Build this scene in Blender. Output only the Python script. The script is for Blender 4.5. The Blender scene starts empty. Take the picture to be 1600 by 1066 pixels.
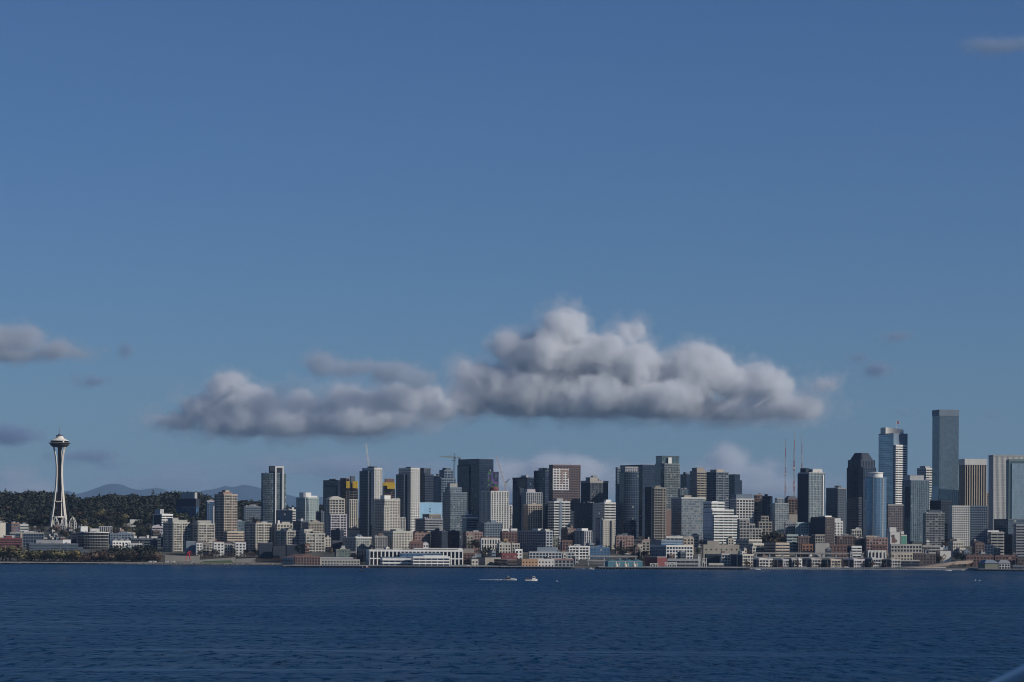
import bpy, math, random
import numpy as np
from mathutils import Matrix, Vector

random.seed(7)
rng = np.random.default_rng(7)
S = bpy.context.scene
COL = S.collection
R = math.radians

# ------------------------------------------------------------------ camera
F, CX, HZ, H = 4537.0, 800.0, 846.0, 35.0          # focal length and horizon in px of the 1600 px photo; eye height on the ship
ROLL = 0.005
cam_d = bpy.data.cameras.new('camera')
cam = bpy.data.objects.new('camera', cam_d); COL.objects.link(cam)
cam_d.sensor_width = 36.0
cam_d.lens = 36.0 * F / 1600.0
cam_d.shift_y = (HZ - 533.0) / 1600.0
cam_d.clip_start = 0.5
cam_d.clip_end = 200000.0
cr, sr = math.cos(ROLL), math.sin(ROLL)
cam.matrix_world = Matrix(((cr, -sr, 0, 0), (0, 0, -1, 0), (sr, cr, 0, H), (0, 0, 0, 1)))
cam_d.dof.use_dof = True
cam_d.dof.focus_distance = 4500.0
cam_d.dof.aperture_fstop = 7.0
S.camera = cam

# ------------------------------------------------------------------ light
SUN_AZ, SUN_EL = R(67), R(31)      # azimuth: to the right of straight behind the camera
world = bpy.data.worlds.new('World'); S.world = world; world.use_nodes = True
wn = world.node_tree; wn.nodes.clear()
sky = wn.nodes.new('ShaderNodeTexSky'); sky.sky_type = 'NISHITA'; sky.sun_disc = False
sky.sun_elevation = SUN_EL
sky.sun_rotation = math.pi - SUN_AZ        # 0 is +Y, turning towards +X
sky.altitude = 900; sky.air_density = 1.0; sky.dust_density = 0.6; sky.ozone_density = 2.5
hs = wn.nodes.new('ShaderNodeMix'); hs.data_type = 'RGBA'; hs.blend_type = 'MULTIPLY'; hs.inputs[0].default_value = 1.0; hs.inputs[7].default_value = (0.445, 0.655, 0.985, 1)   # cool white balance of the photograph
bg = wn.nodes.new('ShaderNodeBackground'); bg.inputs['Strength'].default_value = 0.06
wo = wn.nodes.new('ShaderNodeOutputWorld')
wn.links.new(sky.outputs[0], hs.inputs[6]); wn.links.new(hs.outputs[2], bg.inputs['Color'])
wn.links.new(bg.outputs[0], wo.inputs['Surface'])
sun_d = bpy.data.lights.new('sun', 'SUN'); sun_d.energy = 3.8; sun_d.angle = R(0.5); sun_d.color = (1.0, 0.93, 0.84)
sun = bpy.data.objects.new('sun', sun_d); COL.objects.link(sun)
sdir = Vector((math.sin(SUN_AZ) * math.cos(SUN_EL), -math.cos(SUN_AZ) * math.cos(SUN_EL), math.sin(SUN_EL)))
sun.rotation_euler = sdir.to_track_quat('Z', 'Y').to_euler()
S.view_settings.view_transform = 'Standard'; S.view_settings.look = 'None'
S.view_settings.exposure = 0.0; S.view_settings.gamma = 1.0
S.cycles.use_denoising = True; S.cycles.filter_width = 1.0
S.cycles.max_bounces = 9; S.cycles.diffuse_bounces = 2; S.cycles.glossy_bounces = 2
S.cycles.transmission_bounces = 2; S.cycles.volume_bounces = 8; S.cycles.transparent_max_bounces = 6
S.cycles.volume_step_rate = 2.0; S.cycles.volume_max_steps = 512
S.cycles.use_adaptive_sampling = True; S.cycles.adaptive_threshold = 0.012

# ------------------------------------------------------------------ helpers
def P(px, py, Y):
    """world point at depth Y seen at photo pixel (px, py)"""
    u, v = px - CX, HZ - py
    u2, v2 = u * cr - v * sr, v * cr + u * sr
    return Vector((u2 / F * Y, Y, H + v2 / F * Y))

def lerp_table(x, tab):
    if x <= tab[0][0]: return tab[0][1]
    for (a, va), (b_, vb) in zip(tab, tab[1:]):
        if x <= b_: return va + (vb - va) * (x - a) / (b_ - a)
    return tab[-1][1]

def shore_y(X):
    px = CX + X / 3900 * F
    return lerp_table(px, [(-600, 4110), (300, 4070), (425, 4060), (445, 3850), (900, 3810), (1395, 3790), (1700, 3775)])

SLOPE = [(-400, -12), (-8, -6), (0, 1.2), (30, 2.6), (90, 4), (170, 9), (260, 17), (420, 27), (800, 40), (1400, 52), (2400, 70), (6000, 60)]
def ground(X, Y):
    d = Y - shore_y(X)
    z = lerp_table(d, SLOPE)
    if Y > 4450:                                     # wooded hill behind the left of the city
        px = CX + X / Y * F
        top = lerp_table(px, [(-500, 108), (0, 105), (120, 100), (160, 104), (300, 101), (420, 91), (520, 80), (800, 64), (1700, 64)])
        t = min(1, max(0, (Y - 4480) / 1220)); t = t * t * (3 - 2 * t)
        z = z + (max(z, top) - z) * t
        z += t * (5 * math.sin(X * .019 + 1) + 4 * math.sin(X * .047)) * (1 if X < 0 else 0)
        if Y > 6000: z -= (Y - 6000) * 0.02
        z = max(z, 30)
    return z

class MB:
    def __init__(s): s.v = []; s.f = []; s.t = []
    def quad(s, a, b, c, d, t=0.0):
        n = len(s.v); s.v += [a, b, c, d]; s.f.append((n, n + 1, n + 2, n + 3)); s.t.append(t)
    def face(s, pts, t=0.0):
        n = len(s.v); s.v += list(pts); s.f.append(tuple(range(n, n + len(pts)))); s.t.append(t)
    def prism(s, poly, z0, z1, t=0.0, cap=True, bottom=True, top=None):
        n = len(s.v); k = len(poly); tp = top or poly
        s.v += [(p[0], p[1], z0) for p in poly] + [(p[0], p[1], z1) for p in tp]
        for i in range(k):
            j = (i + 1) % k; s.f.append((n + i, n + j, n + k + j, n + k + i)); s.t.append(t)
        if cap: s.f.append(tuple(n + k + i for i in range(k))); s.t.append(t)
        if bottom: s.f.append(tuple(n + k - 1 - i for i in range(k))); s.t.append(t)
    def box(s, x0, x1, y0, y1, z0, z1, t=0.0): s.prism([(x0, y0), (x1, y0), (x1, y1), (x0, y1)], z0, z1, t)
    def tube(s, pts, radii, n=6, cap=True, t=0.0):
        pts = [Vector(p) for p in pts]; base = len(s.v); up0 = Vector((0, 0, 1))
        for i, p in enumerate(pts):
            d = (pts[min(i + 1, len(pts) - 1)] - pts[max(i - 1, 0)]).normalized()
            u = up0 if abs(d.z) < .9 else Vector((1, 0, 0))
            a = d.cross(u).normalized(); b_ = a.cross(d).normalized()
            for k in range(n):
                q = 2 * math.pi * k / n
                s.v.append(tuple(p + radii[i] * (math.cos(q) * a + math.sin(q) * b_)))
        for i in range(len(pts) - 1):
            for k in range(n):
                k2 = (k + 1) % n
                s.f.append((base + i * n + k, base + i * n + k2, base + (i + 1) * n + k2, base + (i + 1) * n + k)); s.t.append(t)
        if cap:
            s.f.append(tuple(base + k for k in reversed(range(n)))); s.t.append(t)
            e = base + (len(pts) - 1) * n; s.f.append(tuple(e + k for k in range(n))); s.t.append(t)
    def bar(s, a, b_, r, n=4): s.tube([a, b_], [r, r], n)
    def lathe(s, prof, n=32, cx=0, cy=0):
        base = len(s.v)
        for r, z in prof:
            for k in range(n):
                q = 2 * math.pi * k / n; s.v.append((cx + r * math.cos(q), cy + r * math.sin(q), z))
        for i in range(len(prof) - 1):
            for k in range(n):
                k2 = (k + 1) % n
                s.f.append((base + i * n + k, base + i * n + k2, base + (i + 1) * n + k2, base + (i + 1) * n + k)); s.t.append(0)
        s.f.append(tuple(base + k for k in reversed(range(n)))); s.t.append(0)
        e = base + (len(prof) - 1) * n; s.f.append(tuple(e + k for k in range(n))); s.t.append(0)
    def mesh(s, name, mat, tint=False, smooth=False):
        me = bpy.data.meshes.new(name); me.from_pydata(s.v, [], s.f); me.materials.append(mat)
        if tint:
            a = me.attributes.new('tint', 'FLOAT', 'FACE'); a.data.foreach_set('value', s.t)
        if smooth: me.polygons.foreach_set('use_smooth', [True] * len(me.polygons))
        return me
    def build(s, name, mat, parent=None, loc=None, tint=False, smooth=False, kind=None):
        o = bpy.data.objects.new(name, s.mesh(name, mat, tint, smooth)); COL.objects.link(o)
        if parent: o.parent = parent
        if loc is not None: o.location = loc
        if kind: o['kind'] = kind
        return o

def tag(o, label, cat, group=None):
    o['label'] = label; o['category'] = cat
    if group: o['group'] = group
    return o

def thing(name, label, cat, loc, group=None, rz=0.0):
    o = bpy.data.objects.new(name, None); COL.objects.link(o)
    o.location = loc; o.rotation_euler = (0, 0, rz); o.empty_display_size = 1
    return tag(o, label, cat, group)

def struct(o): o['kind'] = 'structure'; return o

# ------------------------------------------------------------------ materials
MATS = {}
def new_mat(name):
    m = bpy.data.materials.new(name); m.use_nodes = True
    nt = m.node_tree; b_ = nt.nodes['Principled BSDF']
    return m, nt, b_

def wall(c, rough=0.8, var=0.10, metallic=0.0, scale=0.05):
    key = ('w', tuple(c), rough, var, metallic)
    if key in MATS: return MATS[key]
    m, nt, b_ = new_mat('painted_surface')
    tc = nt.nodes.new('ShaderNodeTexCoord'); mp = nt.nodes.new('ShaderNodeMapping'); mp.inputs['Scale'].default_value = (1, 1, 0.35)
    nz = nt.nodes.new('ShaderNodeTexNoise'); nz.inputs['Scale'].default_value = scale; nz.inputs['Detail'].default_value = 6; nz.inputs['Roughness'].default_value = .65
    rp = nt.nodes.new('ShaderNodeValToRGB')
    rp.color_ramp.elements[0].position = .3; rp.color_ramp.elements[1].position = .7
    rp.color_ramp.elements[0].color = (*[x * (1 - var * 1.6) for x in c], 1); rp.color_ramp.elements[1].color = (*[min(.85, x * (1 + var)) for x in c], 1)
    nt.links.new(tc.outputs['Object'], mp.inputs['Vector']); nt.links.new(mp.outputs[0], nz.inputs['Vector'])
    nt.links.new(nz.outputs[0], rp.inputs[0]); nt.links.new(rp.outputs[0], b_.inputs['Base Color'])
    b_.inputs['Roughness'].default_value = rough; b_.inputs['Metallic'].default_value = metallic
    MATS[key] = m; return m

def glass(c, light=0.12, refl=0.5, rough=0.12, pale=(0.32, 0.31, 0.28), var=1.0):
    """window panes: each pane has its own tint value; a share is pale, for drawn blinds and for sun glints put into the colour"""
    key = ('g', tuple(c), light, refl, rough, tuple(pale), var)
    if key in MATS: return MATS[key]
    m, nt, b_ = new_mat('window_glass')
    at = nt.nodes.new('ShaderNodeAttribute'); at.attribute_name = 'tint'
    rp = nt.nodes.new('ShaderNodeValToRGB'); rp.color_ramp.interpolation = 'LINEAR'
    e = rp.color_ramp.elements
    e[0].position = 0; e[0].color = (*[x * (1 - .45 * var) for x in c], 1)
    e[1].position = max(.02, 1 - light - .02); e[1].color = (*[x * (1 + .35 * var) for x in c], 1)
    n = e.new(min(.995, 1 - light + .01)); n.color = (*[.5 * x + .5 * y for x, y in zip(pale, c)], 1)
    n = e.new(1.0); n.color = (*pale, 1)
    nt.links.new(at.outputs['Fac'], rp.inputs[0]); nt.links.new(rp.outputs[0], b_.inputs['Base Color'])
    b_.inputs['Roughness'].default_value = rough; b_.inputs['Specular IOR Level'].default_value = refl
    MATS[key] = m; return m

W = dict(
    white=(.74, .73, .69), offwhite=(.58, .57, .53), cream=(.47, .445, .38), stone=(.35, .34, .31), tan=(.42, .36, .29), sand=(.30, .275, .23),
    grey=(.25, .26, .27), lgrey=(.38, .39, .39), dgrey=(.085, .105, .13), char=(.028, .038, .056), navy=(.018, .030, .052), brown=(.15, .10, .085),  # navy mixes dark glass with the shade of unlit walls
    brick=(.145, .08, .066), red=(.17, .05, .05), salmon=(.27, .18, .155), orange=(.46, .29, .17), rust=(.23, .115, .07), aqua=(.34, .42, .41),
    teal=(.05, .155, .205), blue=(.07, .14, .24), lblue=(.38, .55, .66), yellow=(.40, .30, .12), umber=(.09, .07, .065), lilac=(.50, .47, .49),
    green=(.09, .27, .20), olive=(.16, .17, .13), bgrey=(.16, .205, .25), roof=(.16, .16, .16), droof=(.07, .07, .075), proof=(.34, .34, .33))
def wm(k): return wall(W[k]) if isinstance(k, str) else wall(k)
G = dict(
    dark=((.022, .028, .038), .10, .5, .12), navy=((.012, .027, .058), .04, .5, .10), black=((.010, .013, .02), .02, .5, .10),
    blue=((.05, .11, .20), .05, .7, .10), green=((.06, .085, .085), .14, .6, .12), pale=((.14, .18, .20), .20, .7, .12), resid=((.03, .035, .043), .14, .5, .15),
    teal=((.07, .12, .14), .12, .7, .1), sky=((.30, .50, .66), .0, .6, .1), steel=((.045, .072, .105), .06, .8, .08), facet=((.065, .09, .11), .0, .8, .1), skyp=((.34, .41, .46), .0, .8, .1), mirror=((.34, .42, .50), .0, .8, .09), mirrorblue=((.16, .27, .40), .0, .8, .09), mirrordark=((.16, .215, .255), .0, .8, .12), sun=((.045, .05, .055), .28, .5, .12))  # sun: many pale panes, sun glints painted into the glass
def gm(k):
    c, l, r, ro = G[k]
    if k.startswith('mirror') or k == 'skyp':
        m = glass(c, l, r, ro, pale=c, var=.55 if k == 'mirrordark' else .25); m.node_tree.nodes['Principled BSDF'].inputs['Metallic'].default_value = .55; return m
    return glass(c, l, r, ro, var=.12, pale=c) if k in ('sky', 'skyp') else glass(c, l, r, ro)
METAL = wall((.45, .46, .47), .4, .05, .6)
# ------------------------------------------------------------------ setting: land, water, mountains
def grid_mesh(name, xs, ys, fz, mat):
    v = [(x, y, fz(x, y)) for y in ys for x in xs]; n = len(xs)
    f = [(j * n + i, j * n + i + 1, (j + 1) * n + i + 1, (j + 1) * n + i) for j in range(len(ys) - 1) for i in range(n - 1)]
    me = bpy.data.meshes.new(name); me.from_pydata(v, [], f); me.materials.append(mat)
    me.polygons.foreach_set('use_smooth', [True] * len(f))
    o = bpy.data.objects.new(name, me); COL.objects.link(o); return o

def ground_mat():
    m, nt, b_ = new_mat('city_ground')
    tc = nt.nodes.new('ShaderNodeTexCoord')
    nz = nt.nodes.new('ShaderNodeTexNoise'); nz.inputs['Scale'].default_value = .02; nz.inputs['Detail'].default_value = 8
    rp = nt.nodes.new('ShaderNodeValToRGB'); e = rp.color_ramp.elements
    e[0].position = .35; e[0].color = (.035, .04, .028, 1); e[1].position = .65; e[1].color = (.10, .095, .085, 1)
    n = e.new(.5); n.color = (.05, .05, .04, 1)
    nt.links.new(tc.outputs['Object'], nz.inputs['Vector']); nt.links.new(nz.outputs[0], rp.inputs[0]); nt.links.new(rp.outputs[0], b_.inputs['Base Color'])
    b_.inputs['Roughness'].default_value = .95
    return m
xs = [-13950, -5000, -3000, -2000] + list(range(-1400, 1401, 20)) + [2000, 3000, 5000, 13950]
ys = list(range(3700, 4700, 15)) + list(range(4700, 7300, 60)) + [7600, 8200, 9000, 10500, 13000, 17000, 22000, 30000, 42000, 52000, 65500]
struct(grid_mesh('ground', xs, ys, ground, ground_mat()))

def water_mat():
    m, nt, b_ = new_mat('sea_water')
    L = nt.links
    geo = nt.nodes.new('ShaderNodeNewGeometry')
    def noise(scale, sc, detail, rough=.6, dist=0.0):
        mp = nt.nodes.new('ShaderNodeMapping'); mp.inputs['Scale'].default_value = sc
        nz = nt.nodes.new('ShaderNodeTexNoise'); nz.inputs['Scale'].default_value = scale; nz.inputs['Detail'].default_value = detail
        nz.inputs['Roughness'].default_value = rough; nz.inputs['Distortion'].default_value = dist
        L.new(geo.outputs['Position'], mp.inputs['Vector']); L.new(mp.outputs[0], nz.inputs['Vector']); return nz
    def bump(src, strength, dist, prev=None):
        bp = nt.nodes.new('ShaderNodeBump'); bp.inputs['Strength'].default_value = strength; bp.inputs['Distance'].default_value = dist
        L.new(src.outputs[0], bp.inputs['Height'])
        if prev: L.new(prev.outputs[0], bp.inputs['Normal'])
        return bp
    b1 = bump(noise(.05, (1, .4, 1), 3), 1.0, 5.0)
    b2 = bump(noise(.33, (1, .35, 1), 4, .65), 1.0, 1.5, b1)
    lane = noise(.009, (.5, 2.2, 1), 4, .65, .3)          # cat's paws: streaks of calmer and choppier water
    ml = nt.nodes.new('ShaderNodeMapRange'); ml.inputs[1].default_value = .38; ml.inputs[2].default_value = .66; ml.inputs[3].default_value = 1.0; ml.inputs[4].default_value = .5
    L.new(lane.outputs[0], ml.inputs[0]); L.new(ml.outputs[0], b1.inputs['Strength']); L.new(ml.outputs[0], b2.inputs['Strength'])
    L.new(b2.outputs[0], b_.inputs['Normal'])
    patch = noise(.0016, (1, .35, 1), 5, .6, .4)          # wind lanes: smoother and rougher water
    mr = nt.nodes.new('ShaderNodeMapRange'); mr.inputs[1].default_value = .35; mr.inputs[2].default_value = .65
    mr.inputs[3].default_value = .20; mr.inputs[4].default_value = .36
    L.new(patch.outputs[0], mr.inputs[0]); L.new(mr.outputs[0], b_.inputs['Roughness'])
    chop = noise(.10, (2.2, .5, 1), 6, .8)              # choppier and calmer facets change how glossy the surface is
    def remap(src, a, b_, c, d):
        q = nt.nodes.new('ShaderNodeMapRange'); q.interpolation_type = 'SMOOTHSTEP'
        for i, v in enumerate((a, b_, c, d)): q.inputs[i + 1].default_value = v
        L.new(src.outputs[0], q.inputs[0]); return q
    g1 = remap(chop, .40, .66, .0, .026)
    lane2 = noise(.006, (.35, 4.5, 1), 6, .7, .25); g2 = remap(lane2, .57, .66, .0, .055)
    ad = nt.nodes.new('ShaderNodeMath'); ad.operation = 'ADD'; L.new(g1.outputs[0], ad.inputs[0]); L.new(g2.outputs[0], ad.inputs[1])
    L.new(ad.outputs[0], b_.inputs['Specular IOR Level'])
    rp = nt.nodes.new('ShaderNodeValToRGB'); e = rp.color_ramp.elements
    e[0].position = .36; e[0].color = (.0008, .023, .066, 1); e[1].position = .64; e[1].color = (.0012, .032, .088, 1)
    L.new(patch.outputs[0], rp.inputs[0]); L.new(rp.outputs[0], b_.inputs['Base Color'])
    b_.inputs['IOR'].default_value = 1.333
    return m
struct(grid_mesh('water', [-13950, -3000, -1000, 0, 1000, 3000, 13950], [-1400, -200, 400, 1000, 2000, 3000, 4300], lambda x, y: 0.0, water_mat()))

PEAKS = [(-200, 790), (0, 795), (70, 776), (90, 768), (105, 766), (118, 773), (135, 768), (150, 763), (165, 757), (180, 755.5), (192, 758), (205, 764), (220, 766), (236, 763), (252, 763), (268, 770), (288, 778),
         (305, 770), (320, 766), (338, 764), (350, 759), (364, 762), (378, 757.5), (392, 759), (410, 764), (430, 768), (452, 774), (478, 780), (500, 776), (525, 782), (600, 786), (700, 780), (850, 788), (1000, 782), (1150, 788), (1300, 784), (1500, 790), (1800, 792)]
def mountain(x, y):
    px = CX + x / 58000 * F
    top = P(px, lerp_table(px, PEAKS), 58000).z
    t = max(0, 1 - abs(y - 58000) / 5500)
    wob = math.sin(x * .0017 + y * .0009) * 40 + math.sin(x * .006 - y * .0022) * 22 + math.sin(x * .013 + y * .005) * 12
    return 40 + (top - 40) * t ** 1.15 + wob * t * (1 - t) * 3
mo = struct(grid_mesh('mountains', [-13900 + 120 * i for i in range(232)], [52500 + 550 * i for i in range(21)], mountain, wall((.005, .028, .045), .95, .3, 0, .002)))
# ------------------------------------------------------------------ building generator
ST = dict(
    punch=dict(fh=4.0, bw=4.5, bf=.42, pf=.42, bd=.22, pd=.30),
    fine=dict(fh=4.0, bw=3.4, bf=.42, pf=.36, bd=.2, pd=.26),
    ribbon=dict(fh=3.9, bw=6.5, bf=.50, pf=.06, bd=.35, pd=.14),
    ribs=dict(fh=4.0, bw=3.2, bf=.16, pf=.45, bd=.1, pd=.6),
    curtain=dict(fh=3.9, bw=2.8, bf=.16, pf=.08, bd=.08, pd=.13),
    grid=dict(fh=4.0, bw=4.6, bf=.34, pf=.26, bd=.40, pd=.46),
    balc=dict(fh=3.8, bw=4.6, bf=.34, pf=.16, bd=.9, pd=.22, major=3),
    deck=dict(fh=4.0, bw=8.0, bf=.46, pf=.06, bd=.9, pd=.3),
    loft=dict(fh=4.2, bw=3.8, bf=.26, pf=.30, bd=.2, pd=.28),
    arcade=dict(fh=11.0, bw=5.2, bf=.16, pf=.30, bd=.4, pd=.6),
    blank=dict(fh=30, bw=30, bf=0, pf=0, bd=0, pd=0))

def offset_poly(poly, d):
    out = []; k = len(poly)
    for i in range(k):
        p0, p1, p2 = Vector(poly[i - 1]), Vector(poly[i]), Vector(poly[(i + 1) % k])
        e1, e2 = (p1 - p0).normalized(), (p2 - p1).normalized()
        n1, n2 = Vector((e1.y, -e1.x)), Vector((e2.y, -e2.x))
        m = n1 + n2; m = m / max(.3, m.length_squared) * 2
        out.append(tuple(p1 + m * d))
    return out

def facade(mw, mg, poly, z0, z1, st, loc, r):
    s = dict(ST[st]) if isinstance(st, str) else dict(st)
    mw.prism(poly, z0, z1 - .02)
    if s['bf'] <= 0: return
    fh = s['fh'] * (0.95 + .1 * r.random()); nf = max(1, round((z1 - z0) / fh)); fh = (z1 - z0) / nf
    ring = offset_poly(poly, s['bd'])
    for i in range(nf):                                   # floor bands: slabs that stand proud of the glass
        zt = z1 - i * fh
        mw.prism(ring, zt - fh * s['bf'], zt if i else zt + .9)
    k = len(poly)
    for i in range(k):
        a, b_ = Vector(poly[i]), Vector(poly[(i + 1) % k]); e = b_ - a; L = e.length
        if L < .8: continue
        e /= L; n = Vector((e.y, -e.x)); mid = (a + b_) / 2
        v = Vector((loc[0] + mid.x, loc[1] + mid.y)).normalized()
        if n.dot(v) > .30: continue                       # faces turned well away from the bay
        nb = max(1, round(L / s['bw'])); w = L / nb
        ph = w * s['pf'] / 2; mj = s.get('major', 0)
        col = [r.random() for _ in range(nb)]
        for j in range(nb + 1):
            if ph <= 0: break
            h2 = ph * (2.2 if mj and j % mj == 0 else 1); pd = s['pd'] + (s['bd'] + .08 if mj and j % mj == 0 else 0)
            c0, c1 = max(0.0, j * w - h2), min(L, j * w + h2)
            q0, q1 = a + e * c0, a + e * c1
            mw.prism([tuple(q0 + n * pd), tuple(q1 + n * pd), tuple(q1 - n * .1), tuple(q0 - n * .1)], z0, z1 + (.4 if mj else -.06), bottom=False)
        for j in range(nb):
            q0, q1 = a + e * (j * w) + n * .05, a + e * ((j + 1) * w) + n * .05
            for f in range(nf):
                zb = z0 + f * fh; t = min(1, max(0, r.random() * .8 + col[j] * .2 if r.random() < .9 else r.random()))
                jz = (r.random() - .5) * .02
                mg.quad((q0.x, q0.y, zb), (q1.x + n.x * jz, q1.y + n.y * jz, zb), (q1.x, q1.y, zb + fh), (q0.x, q0.y, zb + fh), t)

PLACED = []       # footprints (world polygons) so that nothing stands inside anything else
def sat(p, q):
    for A in (p, q):
        for i in range(len(A)):
            ex, ey = A[(i + 1) % len(A)][0] - A[i][0], A[(i + 1) % len(A)][1] - A[i][1]
            nx, ny = ey, -ex
            pa = [nx * x + ny * y for x, y in p]; qa = [nx * x + ny * y for x, y in q]
            if max(pa) <= min(qa) or max(qa) <= min(pa): return False
    return True

def hit(poly, skip=()):
    xs = [p[0] for p in poly]; ys = [p[1] for p in poly]
    for bb, q in PLACED:
        if bb[0] > max(xs) or bb[1] < min(xs) or bb[2] > max(ys) or bb[3] < min(ys): continue
        if sat(poly, q): return True
    return False

def claim(poly):
    xs = [p[0] for p in poly]; ys = [p[1] for p in poly]
    PLACED.append(((min(xs), max(xs), min(ys), max(ys)), poly))

def footprint(xl, xc, xr, ym, Y, ae=None, depth=None):
    C = P(xc, ym, Y); th = math.atan2(C.x, C.y)
    l, r_ = xc - xl, xr - xc
    if l < 1.0 and depth is None: depth = min(40, max(14, .6 * r_ * Y / F))
    if l < 1.0: A = R(6) - th if ae is None else R(ae) - th
    else: A = (min(R(38), max(R(17), math.atan2(l, r_))) if ae is None else R(ae)) - th
    er, el = Vector((math.cos(A), math.sin(A))), Vector((-math.sin(A), math.cos(A)))
    tr = P(xr, ym, Y).x / Y; tl = P(xl, ym, Y).x / Y
    w = (tr * C.y - C.x) / (er.x - tr * er.y)
    if l < 1.0: d = depth
    else:
        d = (C.x - tl * C.y) / (math.sin(A) + tl * math.cos(A))
        if depth: d = depth
    return C, er, el, max(w, 2), max(d, 3)

SPEC = []
def b(name, label, xl, xc, xr, yt, Y, st, wl, gl='dark', **kw): SPEC.append((Y, len(SPEC), name, label, xl, xc, xr, yt, st, wl, gl, kw))

def realise(spec):
    Y, idx, name, label, xl, xc, xr, yt, st, wl, gl, kw = spec
    r = random.Random(idx * 77 + 5)
    y0 = Y
    for it in range(120):
        C, er, el, w, d = footprint(xl, xc, xr, yt + 15, Y, kw.get('ae'), kw.get('depth'))
        base = [C.xy, C.xy + er * w, C.xy + er * w + el * d, C.xy + el * d]
        wp = [tuple(p) for p in offset_poly([tuple(p) for p in base], 1.2)]
        if not hit(wp) and ('hmax' not in kw or it > 110 or P(xc, yt, Y).z - min(ground(p[0], p[1]) for p in base) <= kw['hmax']): break
        Y += 7
    claim(wp)
    zt = P(xc, yt, Y).z
    zg = min(ground(p[0], p[1]) for p in base) - .6
    if 'z0' in kw: zg = kw['z0']
    loc = Vector((C.x, C.y, zg))
    t = thing(name, label, kw.get('cat', 'building'), loc, kw.get('group'))
    t['zt'] = zt
    def pt(u, v): q = er * (w * u) + el * (d * v); return (q.x, q.y)
    def rect(u0, u1, v0, v1): return [pt(u0, v0), pt(u1, v0), pt(u1, v1), pt(u0, v1)]
    shp = kw.get('shape')
    if shp == 'round':          # rounded front: half ellipse bulging to the bay
        n = 20; poly = [pt(.5 + .5 * math.sin(q), .5 - .5 * math.cos(q)) for q in [(-math.pi + 2 * math.pi * i / n) for i in range(n)]]
    elif shp == 'bow':          # straight sides, curved front face
        poly = [pt(i / 8, -.16 * math.sin(math.pi * i / 8)) for i in range(9)] + [pt(1, 1), pt(0, 1)]
    elif shp == 'chamfer':
        poly = [pt(.14, 0), pt(.86, 0), pt(1, .14), pt(1, .86), pt(.86, 1), pt(.14, 1), pt(0, .86), pt(0, .14)]
    else: poly = rect(0, 1, 0, 1)
    mw, mg = MB(), MB()
    htop = zt - zg
    facade(mw, mg, poly, 0, htop, st, loc, r)
    others = {}
    for tr in kw.get('tiers', ()):          # further masses standing on or against the main one
        u0, u1, v0, v1, ty, *rest = tr
        tz = P(xc, ty, Y).z - zg
        st2 = rest[0] if rest else st
        zb = htop + .9 if (u0 >= 0 and u1 <= 1 and v0 >= 0 and v1 <= 1 and tz > htop) else 0
        if len(rest) > 1:
            key = (rest[1], rest[2] if len(rest) > 2 else gl)
            m1, m2 = others.setdefault(key, (MB(), MB()))
        else: m1, m2 = mw, mg
        facade(m1, m2, rect(u0, u1, v0, v1), zb, tz, st2, loc, r)
    mw.build('wall', wm(wl), t)
    if mg.f: mg.build('glazing', gm(gl), t, tint=True, kind='stuff')
    for (ww, gg), (m1, m2) in others.items():
        m1.build('wing', wm(ww), t)
        if m2.f: m2.build('glazing', gm(gg), t, tint=True, kind='stuff')
    rf = MB(); ins = offset_poly(poly, -.25)
    rf.prism(ins, htop - .01, htop + .93)
    ro = rf.build('roof', wm(kw.get('roof', r.choice(['roof', 'roof', 'proof', 'droof']))), t)
    for (u0, u1, v0, v1, h, mm) in kw.get('pent', ()):
        p_ = MB(); p_.prism(rect(u0, u1, v0, v1), htop + .5, htop + h); p_.prism(offset_poly(rect(u0, u1, v0, v1), .25), htop + h, htop + h + .5)
        p_.build('penthouse', wm(mm), ro)
    if kw.get('ph', True) and not kw.get('pent'):
        u, v = .25 + .3 * r.random(), .2 + .3 * r.random(); hh = 2.6 + 2.2 * r.random()
        p_ = MB(); p_.prism(rect(u, u + .3, v, v + .35), htop + .5, htop + hh); p_.build('penthouse', wm(wl if r.random() < .5 else r.choice(['lgrey', 'grey', 'dgrey'])), ro)
    if kw.get('ph', True) and w > 10:
        p_ = MB()
        for _ in range(3 + int(w / 8)):
            u, v, s_ = r.random() * .8 + .08, r.random() * .5 + .08, 1 + r.random() * 1.6
            c = pt(u, v); p_.box(c[0] - s_ / 2, c[0] + s_ / 2, c[1] - s_ / 2, c[1] + s_ / 2, htop + .9, htop + 1.4 + r.random() * 1.6)
        p_.build('rooftop_unit', wm(r.choice(['lgrey', 'grey', 'offwhite'])), ro, kind='stuff')
    if htop > 65 and kw.get('ph', True) and r.random() < .6:
        c = pt(.3 + .4 * r.random(), .3 + .3 * r.random()); p_ = MB(); hh = 5 + 8 * r.random(); p_.tube([(c[0], c[1], htop + .5), (c[0], c[1], htop + hh)], [.28, .12], 5); p_.box(c[0] - .8, c[0] + .8, c[1] - .12, c[1] + .12, htop + hh * .6, htop + hh * .6 + .3); p_.build('antenna', wm('lgrey'), ro)
    cap = kw.get('cap')
    if cap:      # (height, material, inset): a distinct top band
        c_ = MB(); c_.prism(offset_poly(poly, max(.55, kw.get('capo', .55))), htop - cap[0], htop + 1.0); c_.build('parapet', wm(cap[1]), t)
    for (u0, u1, z0f, z1f, mm) in kw.get('strips', ()):       # vertical slabs on the right-hand face
        c_ = MB(); a = [pt(u0, 0), pt(u1, 0)]; n = Vector((er.y, -er.x))
        q = [(a[0][0] + n.x * 1.3, a[0][1] + n.y * 1.3), (a[1][0] + n.x * 1.3, a[1][1] + n.y * 1.3), a[1], a[0]]
        c_.prism(q, htop * z0f, htop * z1f + .2); c_.build('pier', wm(mm), t)
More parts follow.
